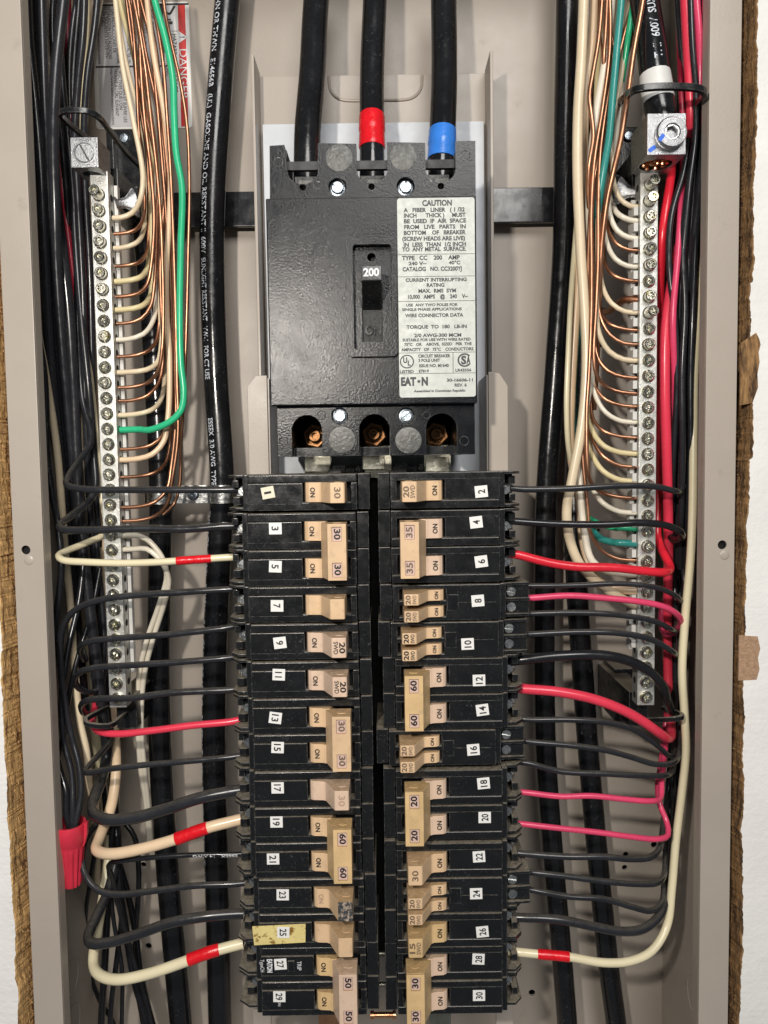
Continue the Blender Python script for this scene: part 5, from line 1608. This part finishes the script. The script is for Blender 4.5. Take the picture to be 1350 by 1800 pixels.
GC = "wires from the right breakers"
rw = [
    ("wire_charcoal", 1.75, [(898, 858, 8), (918, 860, 7), (1000, 859, 6), (1090, 854, 6), (1150, 855, 7), (1186, 863, 12), (1198, 862, 24), (1206, 835, 36)], 740, .8, 1.0, 34, "charcoal wire to breaker 2 at the top of the right column", ()),
    ("wire_black", 2.0, [(894, 915, 8), (914, 917, 7), (980, 921, 6), (1060, 922, 5), (1130, 919, 5), (1172, 924, 8), (1196, 935, 13), (1198, 946, 20), (1182, 948, 30), (1176, 920, 42)], 830, .2, .1, 52, "glossy black wire to breaker 4", ()),
    ("wire_red", 2.4, [(894, 972, 8), (914, 976, 7), (960, 988, 6), (1010, 996, 5), (1080, 998, 5), (1135, 1004, 6), (1168, 1006, 10), (1178, 998, 18), (1168, 975, 26), (1156, 945, 34), (1156, 880, 40), (1158, 750, 44), (1160, 600, 40), (1161, 480, 28), (1166, 400, 22), (1178, 320, 26), (1188, 240, 50)], 160, .2, .2, 54, "bright red wire to breaker 6", ()),
    ("wire_charcoal", 1.5, [(912, 1030, 6), (934, 1030, 5), (1010, 1029, 5), (1090, 1026, 5), (1150, 1032, 6), (1186, 1046, 12), (1202, 1060, 24), (1204, 1040, 36)], 930, .75, .5, 40, "upper charcoal wire to breaker 8", ()),
    ("wire_pink", 1.75, [(912, 1051, 6), (934, 1051, 5), (1000, 1047, 5), (1060, 1051, 5), (1120, 1057, 5), (1165, 1066, 7), (1190, 1080, 12), (1197, 1096, 20), (1187, 1110, 28), (1168, 1114, 38), (1162, 1080, 48)], 980, .5, .62, 60, "pink wire to breaker 8", ()),
    ("wire_charcoal", 1.6, [(906, 1080, 8), (930, 1079, 6), (1010, 1077, 5), (1090, 1081, 5), (1150, 1092, 7), (1180, 1106, 14), (1190, 1105, 28), (1188, 1070, 40)], 970, .4, .3, 46, "upper charcoal wire to breaker 10", ()),
    ("wire_charcoal", 1.7, [(906, 1116, 8), (930, 1115, 6), (1020, 1111, 5), (1090, 1113, 5), (1145, 1124, 7), (1180, 1144, 12), (1192, 1150, 26), (1194, 1115, 38)], 1010, .6, .8, 56, "lower charcoal wire to breaker 10", ()),
    ("wire_black", 2.7, [(896, 1162, 9), (918, 1160, 7), (980, 1153, 5), (1060, 1152, 5), (1110, 1163, 6), (1145, 1183, 9), (1165, 1207, 14), (1174, 1235, 22), (1182, 1250, 36), (1184, 1210, 48)], 1100, .5, .3, 64, "thick black wire to breaker 12", ()),
    ("wire_coral", 2.75, [(900, 1208, 9), (922, 1211, 7), (980, 1216, 5), (1040, 1228, 4), (1090, 1246, 4), (1130, 1268, 6), (1158, 1288, 10), (1174, 1298, 18), (1180, 1285, 32), (1176, 1240, 44), (1173, 1120, 50), (1175, 950, 36), (1172, 800, 24), (1169, 680, 20), (1171, 570, 20), (1184, 480, 22), (1199, 400, 28), (1210, 300, 30), (1215, 200, 18), (1210, 100, 14), (1205, 0, 14), (1202, -80, 14)], None, 0, 0, 0, "fat coral red wire to breaker 14"),
    ("wire_charcoal", 1.6, [(906, 1262, 8), (930, 1265, 6), (1000, 1265, 5), (1060, 1269, 5), (1110, 1281, 7), (1150, 1306, 12), (1176, 1328, 20), (1188, 1320, 34)], 1230, .6, .4, 60, "uppermost charcoal wire to breaker 16", ()),
    ("wire_charcoal", 1.6, [(910, 1300, 8), (932, 1304, 6), (1000, 1310, 5), (1060, 1318, 5), (1110, 1331, 6), (1150, 1343, 8), (1182, 1341, 14), (1194, 1322, 26)], 1240, .9, .9, 48, "middle charcoal wire to breaker 16", ()),
    ("wire_charcoal", 1.6, [(896, 1338, 8), (925, 1341, 6), (985, 1356, 5), (1060, 1360, 5), (1120, 1363, 6), (1166, 1363, 12), (1182, 1355, 26), (1186, 1325, 40)], 1230, .5, .6, 66, "lowest charcoal wire to breaker 16", ()),
    ("wire_pink", 1.6, [(900, 1391, 8), (924, 1393, 6), (985, 1400, 5), (1040, 1399, 5), (1100, 1405, 5), (1145, 1408, 7), (1161, 1402, 14), (1163, 1370, 22), (1168, 1330, 34), (1172, 1280, 48)], 1180, .3, .75, 62, "pink wire to breaker 18", ()),
    ("wire_pink", 1.6, [(900, 1446, 8), (924, 1449, 6), (985, 1456, 5), (1050, 1463, 5), (1110, 1471, 5), (1155, 1475, 7), (1174, 1468, 12), (1172, 1445, 18), (1160, 1415, 22), (1156, 1385, 28), (1162, 1340, 40)], 1240, .1, .5, 56, "pink wire to breaker 20", ()),
    ("wire_charcoal", 1.8, [(906, 1499, 8), (936, 1502, 6), (1000, 1506, 5), (1060, 1506, 5), (1110, 1510, 6), (1142, 1507, 9), (1160, 1490, 18), (1166, 1450, 32)], 1380, .4, .25, 54, "charcoal wire to breaker 22", ()),
    ("wire_charcoal", 1.65, [(914, 1532, 8), (938, 1534, 6), (1000, 1541, 5), (1060, 1549, 5), (1120, 1554, 6), (1155, 1552, 10), (1168, 1535, 20), (1170, 1490, 34)], 1400, .6, .15, 50, "upper charcoal wire to breaker 24", ()),
    ("wire_charcoal", 1.65, [(914, 1561, 8), (938, 1565, 6), (1000, 1576, 5), (1060, 1580, 5), (1110, 1594, 6), (1143, 1601, 9), (1163, 1588, 16), (1168, 1540, 30)], 1430, .5, .7, 58, "lower charcoal wire to breaker 24", ()),
    ("wire_charcoal", 2.5, [(894, 1612, 9), (920, 1613, 7), (980, 1616, 5), (1040, 1628, 5), (1090, 1637, 5), (1130, 1633, 8), (1160, 1608, 14), (1172, 1560, 26), (1174, 1500, 40)], 1380, .8, .45, 64, "thick charcoal wire to breaker 26", ()),
    ("wire_ivory", 2.35, [(894, 1672, 9), (916, 1674, 7), (945, 1677, 6), (1000, 1682, 5), (1060, 1692, 5), (1105, 1690, 6), (1145, 1672, 10), (1172, 1628, 16), (1181, 1560, 20), (1188, 1480, 22), (1199, 1390, 22), (1206, 1320, 22), (1203, 1250, 20), (1199, 1180, 18), (1205, 1080, 18), (1214, 980, 18), (1218, 880, 20), (1219, 760, 22), (1221, 640, 24), (1230, 520, 26), (1240, 420, 28), (1246, 300, 30), (1250, 200, 32), (1254, 60, 36), (1256, -80, 40)], None, 0, 0, 0, "long ivory wire with red tape to breaker 28", (("tape_red", 'x', 938, 1003),)),
]
for k, row in enumerate(rw):
    m, r, pts_, y0, f0, f1, Y, lab = row[:8]
    tp = row[8] if len(row) > 8 else ()
    wire(m, r, pts_ + (up_right(y0, f0, f1, Y, 50 + k) if y0 is not None else []), lab, GC, tapes=tp)
GU = "upright wires of the right bundle"
wire("wire_pink", 2.0, [(1221, -80, 10), (1224, 0, 10), (1229, 60, 11), (1231, 130, 14), (1224, 240, 24), (1200, 330, 36), (1196, 420, 38), (1190, 520, 42), (1180, 640, 46), (1186, 800, 50), (1190, 960, 54)], "pink wire crossing the upper right bundle", GU)
wire("wire_charcoal", 1.7, [(1186, -80, 24), (1191, 0, 22), (1196, 70, 22), (1203, 140, 24), (1208, 230, 26), (1204, 330, 26), (1190, 420, 26), (1190, 520, 26), (1196, 640, 28), (1194, 780, 32), (1192, 900, 38), (1190, 1020, 46)], "charcoal wire left of the fat red wire at the top", GU)
wire("wire_charcoal", 2.1, [(1218, -80, 20), (1219, 0, 20), (1220, 70, 20), (1226, 140, 22), (1229, 220, 24), (1222, 300, 24), (1214, 400, 24), (1208, 520, 24), (1206, 660, 26), (1207, 800, 30), (1204, 920, 38), (1200, 1040, 48)], "charcoal wire right of the fat red wire at the top", GU)
wire("wire_charcoal", 2.2, [(1246, -80, 24), (1244, 0, 24), (1240, 80, 22), (1234, 160, 22), (1236, 240, 22), (1230, 330, 22), (1220, 420, 22), (1214, 540, 24), (1210, 680, 28), (1212, 820, 32), (1210, 940, 40)], "charcoal wire by the right flange at the top", GU)
for k, (raw, r, lab) in enumerate((
        ([(1232, -80, 32), (1231, 0, 30), (1226, 100, 28), (1216, 210, 24), (1202, 300, 20), (1180, 380, 18), (1176, 460, 18), (1186, 560, 18), (1190, 680, 20), (1184, 800, 26), (1182, 900, 36)], 1.7, "charcoal wire sweeping left below the large right lug"),
        ([(1238, -80, 20), (1240, 40, 18), (1232, 140, 18), (1222, 240, 17), (1208, 340, 16), (1200, 430, 16), (1204, 540, 16), (1199, 660, 17), (1200, 790, 20), (1198, 900, 28), (1196, 1000, 40)], 1.7, "front charcoal wire down the middle of the right bundle"),
        ([(1196, -80, 44), (1198, 60, 42), (1197, 150, 40), (1200, 260, 44), (1186, 350, 46), (1172, 430, 46), (1166, 520, 46), (1164, 640, 46), (1164, 780, 46), (1168, 900, 40)], 1.6, "charcoal wire tight against the right bar"),
        ([(1247, -80, 30), (1246, 100, 30), (1242, 220, 28), (1232, 330, 26), (1222, 430, 20), (1218, 540, 18), (1214, 660, 20), (1214, 790, 22), (1209, 910, 28), (1205, 1000, 38)], 1.6, "charcoal wire beside the long ivory wire"))):
    wire("wire_charcoal", r, raw, lab, GU)
wire("wire_pink", 1.7, [(1236, -80, 40), (1234, 10, 36), (1228, 80, 34), (1226, 150, 36), (1216, 240, 40), (1200, 330, 24), (1192, 440, 16), (1183, 560, 15), (1186, 680, 22), (1182, 800, 32), (1178, 920, 40)], "slim pink wire beside the fat coral wire", GU)
wire("copper", 1.25, [(1062, -80, 12), (1058, 0, 12), (1052, 70, 12), (1042, 130, 12), (1036, 170, 13), (1040, 205, 13), (1043, 240, 13), (1036, 290, 15), (1034, 340, 20), (1040, 420, 28), (1044, 520, 36), (1040, 640, 46)], "wavy copper wire beside the peach wire at the upper right", GT)
wire("copper", 1.5, [(1138, -80, 6), (1130, 0, 6), (1114, 90, 6), (1103, 170, 7), (1092, 240, 8), (1079, 300, 10), (1068, 350, 14), (1058, 430, 20), (1053, 520, 26), (1050, 620, 34), (1044, 720, 44)], "foremost copper wire slanting down left of the large right lug", GT)
wire("copper", 1.1, [(1070, -80, 16), (1067, 0, 16), (1063, 80, 16), (1060, 140, 22), (1052, 230, 32), (1046, 340, 36), (1046, 450, 36), (1044, 560, 40)], "straight copper wire beside the speckled white wire", GT)
wire("wire_maroon", 1.5, [(1194, -80, 30), (1193, 60, 28), (1196, 130, 22), (1199, 200, 20), (1200, 300, 24), (1192, 380, 30), (1184, 480, 40)], "thin maroon wire behind the keeper loop at the upper right", GU)
wire("wire_pink", 1.3, [(1241, -80, 14), (1238, 0, 14), (1233, 60, 14), (1229, 130, 18), (1221, 230, 20), (1209, 320, 22), (1206, 400, 26), (1210, 500, 34)], "thin pink wire joining the upper right bundle from the right", GU)
wire("wire_charcoal", 1.5, [(1213, -80, 10), (1214, 0, 10), (1217, 80, 10), (1223, 160, 12), (1222, 240, 14), (1211, 330, 14), (1203, 420, 15), (1196, 520, 20), (1192, 640, 28)], "thin charcoal wire over the fat coral wire at the top", GU)
for raw, r, lab in (
        ([(182, 1380, 70), (190, 1460, 64), (206, 1530, 56), (214, 1600, 52), (206, 1680, 54), (196, 1760, 58), (190, 1880, 60)], 1.6, "black wire snaking down the lower left corner"),
        ([(204, 1500, 74), (222, 1560, 70), (238, 1640, 66), (248, 1720, 64), (268, 1800, 62), (290, 1880, 62)], 2.0, "black wire slanting right at the lower left corner"),
        ([(172, 1470, 62), (160, 1540, 66), (150, 1620, 72), (156, 1700, 76), (176, 1760, 78), (200, 1800, 78), (210, 1880, 78)], 1.4, "thin black wire curving left at the lower left corner")):
    wire("wire_black", r, raw, lab, GB)
